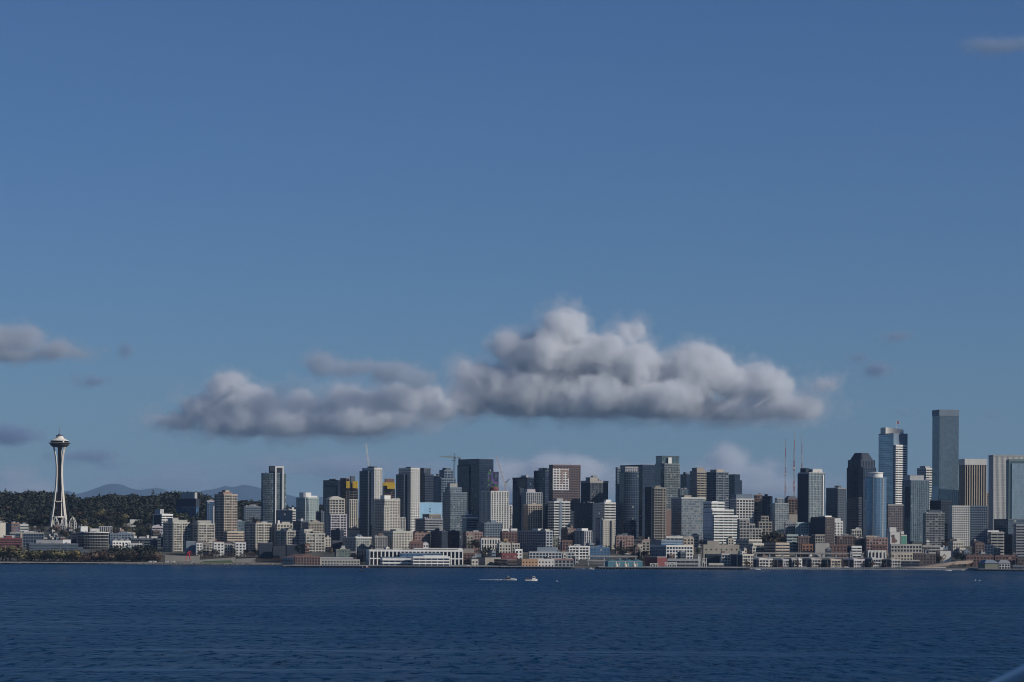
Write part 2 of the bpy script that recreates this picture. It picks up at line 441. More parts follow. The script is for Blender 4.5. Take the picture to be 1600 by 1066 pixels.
    for (v0, v1, z0f, z1f, mm) in kw.get('lstrips', ()):      # panels on the left-hand face; full-width navy ones paint in its shade
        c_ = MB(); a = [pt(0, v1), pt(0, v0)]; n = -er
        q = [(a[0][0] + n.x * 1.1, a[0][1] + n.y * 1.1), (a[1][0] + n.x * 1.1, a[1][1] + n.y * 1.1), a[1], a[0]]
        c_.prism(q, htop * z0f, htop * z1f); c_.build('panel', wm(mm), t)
    hip = kw.get('hip')
    if hip:      # (eave height above top, ridge height, inset, material)
        c_ = MB(); o = offset_poly(poly, hip[1]); cxy = [(sum(p[0] for p in poly) / len(poly)), (sum(p[1] for p in poly) / len(poly))]
        top = [(cxy[0] + (p[0] - cxy[0]) * hip[2], cxy[1] + (p[1] - cxy[1]) * hip[2]) for p in o]
        c_.prism(o, htop + (hip[4] if len(hip) > 4 else .95), htop + hip[0], top=top); c_.build('hipped_roof', wm(hip[3]), t)
    gable = kw.get('gable')
    if gable:    # pitched roof, ridge running back: (height, material)
        c_ = MB(); gh, mm = gable; za = htop + .3; o = 0.6
        for k in range(kw.get('gables', 1)):
            n_ = kw.get('gables', 1); u0, u1 = k / n_, (k + 1) / n_
            A0, A1, B0, B1, M0, M1 = pt(u0, -.02), pt(u0, 1.02), pt(u1, -.02), pt(u1, 1.02), pt((u0 + u1) / 2, -.02), pt((u0 + u1) / 2, 1.02)
            v = lambda p, z: (p[0], p[1], z)
            zz = za + .7 + .002 * k
            c_.quad(v(A0, zz), v(M0, zz + gh), v(M1, zz + gh), v(A1, zz)); c_.quad(v(M0, zz + gh), v(B0, zz), v(B1, zz), v(M1, zz + gh))
            c_.face([v(A0, zz), v(B0, zz), v(M0, zz + gh)]); c_.face([v(B1, zz), v(A1, zz), v(M1, zz + gh)])
        c_.build('pitched_roof', wm(mm), t)
    t['Y'] = Y
    BUILT[label] = (t, C, er, el, w, d, htop, zg)
    return t
BUILT = {}
# ------------------------------------------------------------------ the city, west to east along the photograph; (xl, xc, xr) = left edge, near corner, right edge
# --- far left: low district round the observation tower
b('brick_office', 'orange brick low office left of the observation tower', 9, 18, 31, 818, 4560, 'loft', 'rust', 'blue')
b('low_block', 'cream low block at the left edge beside the orange brick office', -14, 0, 12, 817, 4600, 'blank', 'cream')
b('low_office', 'small white two-storey office right of the orange brick one', 31, 31, 44, 820, 4620, 'ribbon', 'offwhite', 'green')
b('glass_hall', 'long low dark glass hall with pale roof edge at far left', 16, 16, 68, 833, 4420, 'loft', 'dgrey', 'navy', cap=(.8, 'stone'), strips=[(.30, .36, 0, 1, 'tan')])
b('red_building', 'bright red low building behind shoreline trees at far left', -20, -20, 34, 841, 4320, 'ribbon', 'red', tiers=[(.55, .72, .1, .9, 837, 'blank')])
b('terraced_office', 'long grey terraced office stepping down behind the park trees', 46, 46, 122, 850, 4300, 'ribbon', 'dgrey', 'steel', depth=40,
  tiers=[(.15, .70, .2, .9, 843.5, 'blank', 'grey'), (.70, .86, .2, .8, 843, 'blank', 'white'), (1.0, 1.10, .0, .9, 856), (1.10, 1.22, .02, .9, 861), (1.22, 1.45, .04, .9, 866)])
b('round_office', 'drum-shaped dark office ringed by white horizontal bands', 122, 122, 172, 832, 4390, dict(fh=4.8, bw=2.4, bf=.10, pf=.03, bd=.4, pd=.1), 'offwhite', 'black', shape='round', depth=44,
  pent=[(.12, .34, .4, .7, 9, 'white'), (.42, .70, .35, .65, 5.5, 'offwhite')], roof='proof')
b('dark_wing_office', 'dark office wing at the left of the drum-shaped building', 112, 112, 121, 833, 4405, 'ribbon', 'char', 'black', depth=20)
b('ribbed_shed', 'pale ribbed shed directly behind the drum-shaped office', 155, 155, 175, 823, 4600, 'ribs', 'lgrey', hmax=14, ph=False)
b('sports_hall', 'wide dark flat-roofed hall below the wooded hill', 122, 122, 190, 812, 4980, 'blank', 'navy', roof='droof', ph=False, depth=60)
b('town_flats', 'grey flats with white bays right of the drum-shaped office', 172, 172, 208, 834, 4460, 'punch', 'bgrey', 'resid')
b('white_flats', 'cluster of white gabled flats rising above park trees', 172, 176, 204, 846, 4330, 'punch', 'white', 'resid', gable=(3.2, 'grey'), gables=3, ph=False)
b('glass_pavilion', 'small pale pavilion with aqua glass beside the white gabled flats', 200, 200, 222, 850, 4300, 'loft', 'offwhite', 'teal', ph=False)
b('long_dark_office', 'long dark ribbon-window office crowded with white rooftop plant', 205, 205, 251, 842, 4400, 'ribbon', 'dgrey', 'black',
  pent=[(.1, .2, .2, .6, 4, 'white'), (.3, .5, .2, .7, 3, 'lgrey'), (.55, .62, .3, .6, 5, 'white'), (.7, .9, .2, .6, 3.5, 'offwhite')])
b('flat_roof_store', 'wide low store with bright white roof below the hill', 203, 203, 236, 812, 4900, 'blank', 'offwhite', ph=False, depth=14, hmax=7)
b('pale_workshop', 'pale low workshop between the ribbed shed and balcony flats', 193, 193, 212, 822, 4700, 'ribbon', 'offwhite', hmax=8)
b('cream_workshop', 'cream workshop with grey door beside the balcony flats', 226, 226, 238, 822, 4690, 'punch', 'cream', hmax=9)
b('low_white_motel', 'low white building below the balcony flats', 238, 238, 257, 823, 4640, 'ribbon', 'lilac')
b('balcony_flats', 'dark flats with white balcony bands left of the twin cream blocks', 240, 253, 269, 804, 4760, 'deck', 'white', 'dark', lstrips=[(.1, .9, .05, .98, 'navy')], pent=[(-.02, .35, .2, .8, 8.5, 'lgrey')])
b('screened_office', 'dark glass office block with grey plant storey on the hill', 275, 306, 311, 780, 5000, 'curtain', 'char', 'blue', ae=36, pent=[(.0, .8, .06, .75, 11, 'lgrey')], cap=(12, 'navy'))
b('cream_flats', 'greenish cream flats, left of the twin blocks, with bright windows', 256, 271, 297, 817, 4330, 'balc', 'cream', 'sun', pent=[(.0, .35, .1, .6, 7, 'stone'), (.4, .95, .2, .7, 4, 'stone')])
b('cream_flats', 'greenish cream flats, right of the twin blocks, beside the tan tower', 297, 310, 335, 819, 4330, 'balc', 'cream', 'sun', pent=[(.0, .85, .1, .7, 5, 'stone')])
b('garage_wall_building', 'blank blue-grey low block at the foot of the cream twins', 291, 291, 306.5, 847, 4270, 'blank', 'bgrey', ph=False)
b('white_row_house', 'white row house furthest left under the cream twins', 307, 307, 316, 849, 4262, 'punch', 'white', hip=(2.2, .6, .5, 'brown'), ph=False)
b('framed_row_house', 'dark row house between two white ones below the cream twins', 317, 317, 327, 850, 4268, 'loft', 'stone', hip=(2.2, .6, .5, 'brown'), ph=False)
b('white_row_house', 'white row house in the middle, below the tan tower base', 334, 334, 350, 848, 4258, 'punch', 'white', hip=(2.2, .6, .5, 'brown'), ph=False)
b('framed_row_house', 'dark grey row house directly in front of the tan tower', 351, 351, 363, 850, 4268, 'loft', 'lgrey', hip=(2.2, .6, .5, 'brown'), ph=False)
b('white_row_house', 'white row house furthest right, in front of the tan podium', 368, 368, 384, 848, 4258, 'punch', 'white', hip=(2.2, .6, .5, 'brown'), ph=False)
b('tan_tower', 'tan concrete apartment tower with balconies on a wide podium', 336, 350, 370, 773, 4400, 'balc', 'tan', 'dark', tiers=[(.0, 1.75, -.4, -.04, 831, 'ribbon')],
  pent=[(.05, .75, .15, .7, 3.4, 'salmon'), (.25, .55, .2, .6, 6.5, 'tan')], strips=[(.0, .5, .99, 1.0, 'tan')])
b('dark_hill_flats', 'narrow dark flats with white edge left of the tan tower', 324, 324, 335, 783, 4860, 'punch', 'blue', cap=(1.6, 'lilac'), strips=[(.85, 1.0, 0, .82, 'white')])
b('hill_house_block', 'small white house block left of the tan tower', 312, 312, 325, 800, 4800, 'punch', 'offwhite', hmax=10, ph=False)
b('orange_trim_house', 'low house with orange gutter behind the cream twins', 313, 313, 324, 810, 4650, 'blank', 'orange', hmax=8, ph=False)
b('shaded_slab', 'wide blue-grey apartment slab on the hill right of the tan tower', 382, 382, 412, 792, 4980, 'fine', 'bgrey', 'resid', depth=16)  # blue-grey wall colour takes in the shade this slab lies in
b('glass_stair_flats', 'dark flats with tall glass stairwell right of the tan podium', 369, 369, 383, 815, 4480, 'loft', 'bgrey', 'teal')
b('cream_slab', 'cream flats with dark stacked balconies and deep shaded side', 383, 400, 424, 818, 4340, 'balc', 'cream', 'resid', pent=[(.1, .3, .1, .4, 3, 'brown'), (.5, .8, .1, .4, 2.5, 'lgrey')])
b('cream_slab', 'cream stepped flats right of the balcony slab, chimney on the roof', 424, 433, 457, 819, 4350, 'punch', 'cream', 'resid', pent=[(.1, .2, .1, .3, 5, 'white'), (.4, .9, .2, .7, 3, 'cream')])
b('frame_tower', 'tall green-grey tower with white vertical frame at left', 411, 411.4, 447, 740, 4700, dict(fh=3.6, bw=2.6, bf=.24, pf=.14, bd=.25, pd=.15), 'bgrey', 'green', shape='bow', depth=30, pent=[(.3, .86, .1, .7, 12, 'char')])
b('navy_lowrise', 'dark blue glass block at the foot of the white-framed tower', 433, 433, 457, 798, 4560, 'curtain', 'navy', 'navy')
b('small_white_block', 'small white ribbon block right of the dark blue one', 448, 452, 462, 797, 4600, 'ribbon', 'offwhite')
b('stepped_cream_flats', 'grey cream flats with stepped roofline above the dark garage', 431, 448, 468, 830, 4250, 'balc', 'stone', 'resid', tiers=[(.3, .8, .2, .8, 827, 'punch')])
b('dark_garage', 'plain dark garage block near the shore below stepped flats', 448, 448, 464, 852, 4180, 'blank', 'navy', ph=False)
b('dark_warehouse', 'plain dark warehouse under the cream balcony slab', 405, 405, 426, 849, 4215, 'blank', 'navy', ph=False)
b('dark_depot', 'dark low depot between warehouse and stepped flats', 427, 427, 446, 855, 4205, 'blank', 'char', ph=False)

# --- 450..690
b('shadowed_tower', 'tower with white cap box and a diagonal shadow on its pale face', 463, 477, 498, 778, 4600, 'punch', 'aqua', 'resid', pent=[(-.05, .5, .1, .6, 8, 'white'), (.5, .95, .1, .7, 3, 'white')])
b('crowned_tower', 'cream tower with small gabled crown and paler wider base', 508, 515, 538, 780, 4240, 'balc', 'cream', 'resid', tiers=[(-.02, 1.03, -.35, -.03, 804, 'balc', 'lilac', 'resid')], hip=(4.5, -1, .35, 'cream'), ph=False)
b('dark_stepped_tower', 'broad dark glass tower with stepped shoulder behind cream crowned tower', 505, 528, 537, 751, 4900, 'curtain', 'char', 'navy', tiers=[(-.08, -.01, .1, .9, 760)])
b('grey_low_tower', 'dark mid-rise left of the cream crowned tower', 494, 502, 508, 800, 4560, 'fine', 'dgrey', 'dark')
b('cream_mid_block', 'beige apartment block with patchy balconies, middle of Belltown slope', 472, 482, 507, 817, 4290, 'punch', 'sand', 'resid')
b('shaded_block', 'dark shaded block left of the beige apartments', 458, 470, 482, 815, 4330, 'fine', 'dgrey')
b('bay_flats', 'cream flats with many bay balconies above the red gabled pier', 468, 478, 507, 834, 4120, 'balc', 'cream', 'sun', tiers=[(.02, .45, .3, .9, 828, 'punch'), (.4, .72, .0, .9, 831, 'balc')])
b('bay_annex', 'small cream annex at right of the bay-balcony flats', 507, 508, 517, 841, 4150, 'punch', 'cream', 'resid')
b('slate_block', 'dark slate block with narrow cream face below crowned tower', 517, 531, 537, 829, 4180, 'fine', 'char', 'navy')
b('hall_roof', 'cream hall with sloping roofs below the building site', 534, 536, 562, 828, 4260, 'blank', 'stone', gable=(4.5, 'sand'), gables=2, ph=False)
b('glass_front_block', 'low block with teal glass front and cream columns', 536, 556, 580, 840, 4110, 'loft', 'stone', 'teal', cap=(1.2, 'offwhite'))
b('shed_block', 'dark low block left of the teal glass front', 518, 519, 535, 846, 4140, 'blank', 'char', ph=False)
b('window_frame_block', 'grey block with tall window frames right of teal glass front', 583, 586, 605, 839, 4100, 'loft', 'stone', 'dark', pent=[(.3, .7, .2, .6, 5, 'brown')])
b('wide_cream_block', 'wide cream punched-window block under the white hotel', 596, 614, 645, 831, 4110, 'punch', 'cream', 'resid', pent=[(.2, .6, .1, .6, 3, 'lgrey')])
b('grey_green_low', 'low green-grey house with columned front near the shore', 523, 525, 547, 859, 3990, 'loft', 'olive', 'teal', pent=[(.4, .65, .1, .6, 5, 'lgrey')])
b('columned_annex', 'narrow columned annex right of the green-grey house', 547.5, 548, 559, 863, 3990, 'loft', 'grey', 'dark', ph=False)
b('navy_shore_block', 'plain navy block left of the white arcade terminal', 560, 560, 576, 860, 3960, 'ribs', 'navy', 'black', ph=False)
b('site_tower', 'unfinished tower: pale ribbed facade below bare brown floors', 543, 546, 559, 781, 4330, 'ribs', 'cream', 'dark', tiers=[(.0, 1, .0, 1, 764, dict(fh=3.6, bw=6, bf=.22, pf=.08, bd=.5, pd=.3), 'brown', 'black'), (.25, .75, .3, .8, 744, 'blank', 'dgrey')], ph=False)
b('wrapped_tower', 'dark brown building-site core left of the yellow panels', 532, 541, 546, 748, 4700, dict(fh=3.6, bw=6, bf=.25, pf=.08, bd=.5, pd=.3), 'brown', 'black', ph=False)
b('site_tower', 'bare brown tower frame right of the tall pair, wrapped in yellow', 598, 600, 617, 755, 4720, dict(fh=3.6, bw=6, bf=.25, pf=.08, bd=.5, pd=.3), 'brown', 'black', tiers=[(.15, .95, .2, .9, 748, 'blank', 'brick')], ph=False)
b('pale_twin_tower', 'left of two tall pale towers, with white balcony strip', 569, 585, 597, 732, 4380, 'punch', 'offwhite', 'resid', lstrips=[(.1, .35, .25, .95, 'offwhite')], tiers=[(-.42, -.02, .25, .95, 737, 'fine', 'dgrey', 'navy')], pent=[(.05, .5, .1, .6, 2.5, 'dgrey')], depth=30)
b('pale_twin_tower', 'right of two tall pale towers, beside dark stepped glass', 625, 642, 656, 732, 4400, 'punch', 'offwhite', 'resid', tiers=[(-.36, -.02, .3, .95, 742, 'fine', 'dgrey', 'navy')], pent=[(.1, .4, .1, .5, 2, 'char')], depth=30)
b('white_hotel', 'cream hotel with white roof box between the pale towers', 585, 601, 625, 781, 4230, 'punch', 'cream', 'dark', tiers=[(-.1, .22, -.10, -.02, 791, 'punch')], pent=[(.05, .45, .1, .5, 6, 'white'), (.5, 1.0, .05, .6, 2, 'lgrey')])
b('white_column_block', 'small block with white column frame right of the hotel', 626, 626, 633, 809, 4260, 'ribs', 'offwhite', 'dark', ph=False)
b('dark_glass_tower', 'dark glass tower with open grey roof frame behind right pale tower', 651, 664, 677, 742, 4760, 'ribbon', 'char', 'navy', tiers=[(.0, .75, .1, .8, 732, 'grid', 'dgrey', 'navy')])
b('grid_tower', 'dark gridded tower behind the pale blue screen wall', 676, 684, 694, 745, 4850, 'grid', 'dgrey', 'navy')
b('sky_panel_building', 'building with plain pale sky-blue glass wall', 655, 656, 691, 786, 4420, dict(fh=6.5, bw=3.2, bf=.02, pf=.04, bd=.04, pd=.06), 'lblue', 'sky', ph=False)
b('ribbon_grey_block', 'grey ribbon-window block in front of the sky-blue wall', 649, 664, 692, 811, 4300, 'ribbon', 'grey', 'dark', tiers=[(.3, .95, .1, .8, 804, 'ribbon', 'sand')])
b('brick_terrace', 'reddish terrace with cream gables below the grey ribbon block', 643, 648, 672, 834, 4130, 'punch', 'salmon', 'resid', gable=(3, 'brown'), gables=3, ph=False)
b('brown_roof_block', 'brown brick block just above the white terminal', 640, 641, 661, 848, 4000, 'punch', 'brick', 'dark', hip=(3, .6, .6, 'brick'), ph=False)
b('white_stub_house', 'small white house beside the brown brick block', 661, 661, 669, 850, 4005, 'punch', 'white', gable=(2, 'offwhite'), ph=False)
b('dark_slope_block', 'dark apartment block with scattered lit panes above the terminal', 673, 690, 699, 831, 4120, 'fine', 'navy', 'dark')
# --- 690..910
b('shade_block', 'dark windowed block behind terminal end', 700, 718, 723, 831, 4130, 'fine', 'char', 'resid')
b('greygreen_tower', 'grey-green tower with stepped top left of the black monolith', 692, 704, 730, 770, 4450, dict(fh=3.4, bw=2.6, bf=.3, pf=.22, bd=.15, pd=.2), 'bgrey', 'green', tiers=[(.0, .7, .1, .7, 762, 'fine')], pent=[(.05, .5, .2, .6, 14, 'stone')])
b('white_corner_block', 'low block with white wrap-around corner bands', 722, 729, 746, 806, 4380, 'deck', 'bgrey', 'dark', cap=(4.5, 'white'), pent=[(-.02, .15, .0, .3, 7, 'white')])
b('domed_tower', 'blue-grey gridded tower with small rounded crown', 679, 690, 712, 748, 4700, 'grid', 'bgrey', 'navy', tiers=[(.25, .85, .1, .8, 735, 'grid'), (.4, .75, .2, .7, 731, 'blank', 'dgrey')])
b('black_monolith', 'broad black slab tower, tallest left of centre', 716, 749, 771, 718, 4780, 'curtain', 'char', 'navy', tiers=[(-.06, -.01, .45, 1.0, 727)], ph=False)
b('patterned_tower', 'tower with purple and green chequered glass beside black monolith', 758, 762, 779, 738, 4640, dict(fh=3.6, bw=3, bf=.1, pf=.08, bd=.06, pd=.1), 'char', 'navy', ph=False)
b('red_cap_tower', 'cream tower with strong white ribs and round red cap', 753, 767, 795, 768, 4340, dict(fh=3.4, bw=4.2, bf=.32, pf=.42, bd=.2, pd=.7), 'offwhite', 'dark', ph=False)
b('white_rib_annex', 'narrow white annex at the right of the red-capped tower', 795.5, 796, 800, 790, 4390, 'ribs', 'white', 'dark', ph=False)
b('grid_lowrise', 'blue-grey gridded low block under the red-capped tower', 745, 757, 785, 818, 4240, dict(fh=3.6, bw=2.6, bf=.3, pf=.3, bd=.2, pd=.25), 'bgrey', 'dark')
b('dark_twin_block', 'dark tower with pale top storey right of the luffing crane', 801, 824, 834, 747, 4700, 'curtain', 'char', 'navy', cap=(1.5, 'char'))
b('dark_front_block', 'lower dark slab in front of the pale-topped dark tower', 801, 812, 818, 764, 4560, 'fine', 'navy', 'navy')
b('stepped_dark_tower', 'dark tower stepping up toward the brown banded tower', 834, 852, 862, 736, 4740, 'curtain', 'dgrey', 'navy', tiers=[(.4, 1, .1, .8, 732, 'curtain')])
b('banded_tower', 'tall brown tower with fine bands and a sunlit upper patch built in white and coral', 858, 864, 907, 727, 4640, dict(fh=3.8, bw=3, bf=.42, pf=.3, bd=.2, pd=.25), 'brown', 'navy', ph=False, ae=22)
b('concrete_rib_block', 'pale concrete ribbed block with square roof box', 815, 822, 847, 770, 4540, 'ribs', 'lgrey', 'navy', pent=[(.1, .6, .1, .7, 5.5, 'lilac')])
b('gold_lit_block', 'small tower with sunlit golden frames in front of concrete ribs', 818, 825, 847, 789, 4380, dict(fh=3.4, bw=4, bf=.18, pf=.3, bd=.15, pd=.4), 'tan', 'dark', cap=(1.5, 'tan'))
b('striped_balcony_tower', 'white balcony tower split by a dark vertical strip', 857, 866, 890, 784, 4350, 'deck', 'offwhite', 'dark', strips=[(.32, .48, 0, 1, 'bgrey')], pent=[(.2, .6, .1, .6, 4.5, 'lgrey')])
b('dark_bank_tower', 'dark square tower with pale parapet and roof plant', 908, 922, 950, 752, 4700, dict(fh=3.8, bw=2.6, bf=.2, pf=.4, bd=.1, pd=.4), 'dgrey', 'dark', cap=(2.5, 'stone'), pent=[(.1, .6, .2, .7, 6, 'stone'), (.3, .5, .3, .5, 9, 'grey')])
b('black_podium', 'black block at the foot of the dark square tower', 896, 926, 938, 787, 4440, 'fine', 'navy', 'navy')
b('dark_mass_block', 'dark block between the white balcony tower and black podium', 884, 890, 897, 800, 4400, 'fine', 'navy', 'black')
b('window_office', 'wide grey office of big window bays with sunlit cream end', 808, 853, 863, 830, 4110, 'grid', 'lgrey', 'navy', ae=36, pent=[(.1, .8, .3, .5, 3, 'white'), (.1, .8, .05, .2, 2.5, 'cream')])
b('salmon_flats', 'salmon and pink apartments on the slope above the market', 722, 728, 754, 832, 4160, 'punch', 'salmon', 'resid', tiers=[(.0, .4, -.2, -.02, 838, 'punch', 'sand', 'resid')])
b('white_church', 'white hall with tall arched windows and brown roof', 750, 752, 781, 842, 4080, dict(fh=7, bw=4, bf=.18, pf=.45, bd=.3, pd=.5), 'offwhite', 'dark', hip=(2.5, .5, .6, 'brown'), ph=False)
b('dark_brick_block', 'dark red brick block with white top storey', 782, 785, 808, 832, 4130, 'punch', 'brick', 'dark', tiers=[(.0, .42, .1, .8, 828, 'ribbon', 'white', 'dark'), (.6, 1, .1, .8, 827, 'ribbon', 'white', 'dark')], ph=False)
b('yellow_house', 'small mustard yellow house below the dark red brick block', 787, 787, 793, 843, 4050, 'punch', 'yellow', 'dark', ph=False)
b('cream_cottage', 'cream stepped cottages left of the yellow house foot', 777, 780, 798, 850, 4010, 'punch', 'cream', 'resid', gable=(2.2, 'stone'), gables=2, ph=False)
b('cream_cottage', 'pale house with two dark square windows right of yellow house', 799, 800, 812, 850, 4015, 'loft', 'cream', 'dark', ph=False)
b('white_cube_house', 'little white house just above the red brick warehouse', 804, 805, 816, 859, 3950, 'punch', 'white', 'dark', ph=False)
b('beige_low_block', 'beige low block with red brick foot by the terminal end', 724, 724, 741, 858, 3960, 'blank', 'sand', ph=False)
b('brick_foot_block', 'dark red low block in front of the beige low block', 724, 724, 740, 865, 3915, 'punch', 'brick', ph=False)
b('hut_row', 'low dark blue shed left of the beige windowless hall', 741, 741, 752, 866, 3925, 'blank', 'bgrey', ph=False)
b('brick_warehouse', 'red brick waterfront warehouse with small square windows', 779, 784, 808, 865, 3870, dict(fh=4.5, bw=5, bf=.55, pf=.55, bd=.12, pd=.18), 'red', 'sun', roof='droof', ph=False)
b('windowless_hall', 'beige windowless hall with dark round-ended openings', 744, 758, 783, 872, 3850, 'blank', 'sand', ph=False, strips=[(.72, .8, .1, .85, 'char'), (.86, .97, .1, .85, 'char')])
b('low_cream_shop', 'low cream shop with dark pitched roof left of the beige hall', 736, 737, 747, 875, 3845, 'punch', 'cream', gable=(2, 'char'), ph=False)
b('loggia_office', 'pale two-storey office with long rows of window bays near the pier', 826, 827, 897, 863, 3935, 'grid', 'lgrey', 'navy', tiers=[(.18, .62, .2, .9, 855, 'blank', 'bgrey')], ph=False)
b('white_flats', 'white flats with staggered balconies behind the pier roofs', 888, 889, 920, 854, 3990, 'balc', 'white', 'resid')
b('blue_panel_flats', 'deep blue panelled flats right of the white staggered flats', 920.5, 922, 952, 856, 4000, 'grid', 'blue', 'blue')
b('grey_hat_block', 'small grey block with white roof lantern in the dark quarter', 897, 913, 925, 830, 4130, 'ribs', 'lgrey', 'dark', pent=[(-.2, .6, .1, .6, 3.4, 'white')])
b('brown_gable_block', 'brown brick block with ragged gables beside balcony tower foot', 877, 887, 900, 827, 4140, 'punch', 'brown', 'resid', tiers=[(.5, .75, .2, .6, 821, 'blank')])
b('brick_cottage', 'dull brick cottage row above the white flats', 877, 878, 894, 845, 4060, 'punch', 'brick', 'dark', ph=False)
b('green_grey_stub', 'small green-grey block right of the big window office', 863, 864, 871, 842, 4130, 'fine', 'olive', 'resid')
# --- 890..1130
b('cream_slab_tower', 'cream windowless-looking tower split by a thin dark seam', 940, 942, 961, 813, 4180, dict(fh=3.2, bw=2.4, bf=.62, pf=.62, bd=.1, pd=.16), 'cream', 'dark', strips=[(.62, .71, 0, .985, 'char')], ph=False)
b('navy_edge_tower', 'slim navy tower with pale edge left of the cream seam tower', 931, 938, 941, 810, 4230, 'curtain', 'navy', 'blue', ae=34, strips=[(.5, .95, 0, 1, 'lgrey')], ph=False)
b('white_band_tower', 'white-banded round balcony tower above the cream seam tower', 938, 945, 961, 786, 4330, 'deck', 'offwhite', 'dark', pent=[(.2, .7, .2, .7, 4.5, 'white')], ae=30)
b('great_dark_tower', 'widest dark glass slab in the middle of the skyline', 969, 1004, 1024, 727, 4720, 'curtain', 'char', 'navy', ae=34, ph=False)
b('flank_slab', 'slim slate slab at the left flank of the widest dark tower', 962, 965, 969, 731, 4700, 'fine', 'bgrey', 'navy', ae=30, ph=False)
b('bow_tower', 'dark tower with bowed front under a white latticed crown', 974, 975, 998, 738, 4600, dict(fh=3.8, bw=2.6, bf=.14, pf=.16, bd=.08, pd=.2), 'dgrey', 'navy', shape='bow', tiers=[(.12, .98, .1, .8, 730, dict(fh=4, bw=3, bf=.4, pf=.45, bd=.2, pd=.3), 'lgrey', 'dark')], ph=False, depth=25)
b('navy_foot_tower', 'navy block in front of the right end of the widest dark tower', 1008, 1018, 1023, 762, 4560, 'fine', 'navy', 'navy', ph=False)
b('lantern_tower', 'rounded grey-green tower with glass lantern top', 1022, 1034, 1064, 725, 4640, dict(fh=3.8, bw=2.8, bf=.2, pf=.12, bd=.35, pd=.15), 'grey', 'green', shape='chamfer', tiers=[(.05, .95, .1, .9, 713, dict(fh=4, bw=3, bf=.12, pf=.1, bd=.1, pd=.15), 'dgrey', 'teal')], pent=[(.34, .52, .0, .07, 10, 'white')])
b('slim_cream_tower', 'slim cream apartment tower before the lantern tower', 1020, 1022.5, 1040, 763, 4370, 'balc', 'sand', 'resid', pent=[(.1, .5, .1, .6, 3.5, 'sand')])
b('terracotta_wall_block', 'block showing a blank terracotta side wall', 1040.5, 1041, 1049, 797, 4420, 'blank', 'salmon', ph=False)
b('pale_glass_block', 'broad grey-green glass block with white roof edge', 1049, 1065, 1102, 778, 4420, dict(fh=3.6, bw=2.6, bf=.22, pf=.14, bd=.12, pd=.16), 'grey', 'pale', cap=(1.2, 'offwhite'), pent=[(.2, .5, .2, .6, 4, 'sand')])
b('slate_tower', 'dark slate tower between lantern tower and tan tower', 1063, 1072, 1079, 742, 4900, 'curtain', 'char', 'navy', tiers=[(.3, 1, .2, .8, 740, 'blank')])
b('tan_band_tower', 'brown-grey banded concrete tower behind pale glass block', 1078, 1089, 1106, 737, 4750, 'ribbon', 'sand', 'dark', pent=[(.05, .75, .1, .8, 6, 'sand')])
b('balcony_tower', 'tower with pale balcony bays and deep shaded left side', 1105, 1119, 1138, 738, 4700, 'balc', 'bgrey', 'resid', pent=[(.1, .7, .1, .8, 4, 'tan')])
b('dark_step_tower', 'dark two-step tower right of the pale balcony-bay tower', 1134, 1148, 1156, 742, 4860, 'curtain', 'char', 'navy', tiers=[(1.02, 1.6, .1, .9, 751, 'curtain')], ph=False)
b('green_cap_block', 'small block with teal top left of the tan banded tower', 1060, 1062, 1075, 765, 4560, 'loft', 'dgrey', 'teal')
b('white_terrace_block', 'bright white stepped terrace building with balconies', 1100, 1116, 1152, 806, 4250, 'deck', 'white', 'green', tiers=[(-.02, .86, .10, 1, 797, 'deck'), (-.02, .50, .2, 1, 785, 'deck'), (.05, .3, .3, .9, 783, 'blank')], ph=False)
b('white_grid_office', 'white gridded office with sloping slate top', 1141, 1151, 1178, 780, 4450, 'grid', 'offwhite', 'dark', pent=[(.0, .95, .1, .8, 7, 'bgrey')])
b('umber_block', 'brown mid-rise right of the white gridded office', 1178, 1179, 1191, 774, 4560, 'grid', 'brown', 'dark')
b('dark_pencil_block', 'dark slab left of the pale green glass flats', 1191, 1204, 1207, 776, 4520, 'curtain', 'navy', 'navy')
b('pale_green_flats', 'pale green glass flats with raised middle', 1207, 1211, 1232, 787, 4440, dict(fh=3.3, bw=2.6, bf=.22, pf=.18, bd=.3, pd=.2), 'lgrey', 'pale', tiers=[(.15, .65, .1, .9, 779, 'curtain', 'lgrey', 'pale')], ph=False)
b('hip_top_block', 'brown block with sloped dark crown below the radio masts', 1226, 1231, 1246, 780, 4560, 'grid', 'brown', 'dark', hip=(5, .3, .6, 'dgrey'), ph=False)
b('teal_glass_tower', 'pale teal glass tower with white curved edge and shaded left side put in navy', 1247, 1264, 1289, 739, 4500, dict(fh=3.7, bw=2.7, bf=.14, pf=.22, bd=.12, pd=.3), 'lgrey', 'teal', pent=[(.0, .2, .3, .8, 7, 'navy'), (.3, .9, .1, .7, 6, 'offwhite')], strips=[(.84, .9, .1, .97, 'white')], lstrips=[(.0, 1, .0, .985, 'navy')])  # navy sheet darkens the left face in place of its shade
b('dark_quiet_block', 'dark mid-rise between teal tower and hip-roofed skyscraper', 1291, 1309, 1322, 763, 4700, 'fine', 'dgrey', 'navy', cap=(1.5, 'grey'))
b('red_brown_tower', 'maroon brick tower with white roof box and navy-panelled shaded left side', 1267, 1290, 1304, 809, 4190, 'fine', 'umber', 'dark', pent=[(.0, .75, .05, .5, 2.4, 'white')], lstrips=[(0, 1, 0, .985, 'navy')])  # left face covered in navy to paint its shade
b('mint_block', 'mint green block with randomly placed windows', 1242, 1243, 1267, 817, 4210, dict(fh=4, bw=4, bf=.5, pf=.5, bd=.12, pd=.2), 'aqua', 'resid', ph=False)
b('grey_stone_block', 'grey stippled block left of the mint green one', 1225, 1226, 1242, 817, 4230, 'fine', 'grey', 'resid')
b('tan_penthouse_block', 'small tan roof block in front of the hip-topped brown block', 1232, 1233, 1246, 804, 4330, 'blank', 'sand', ph=False)
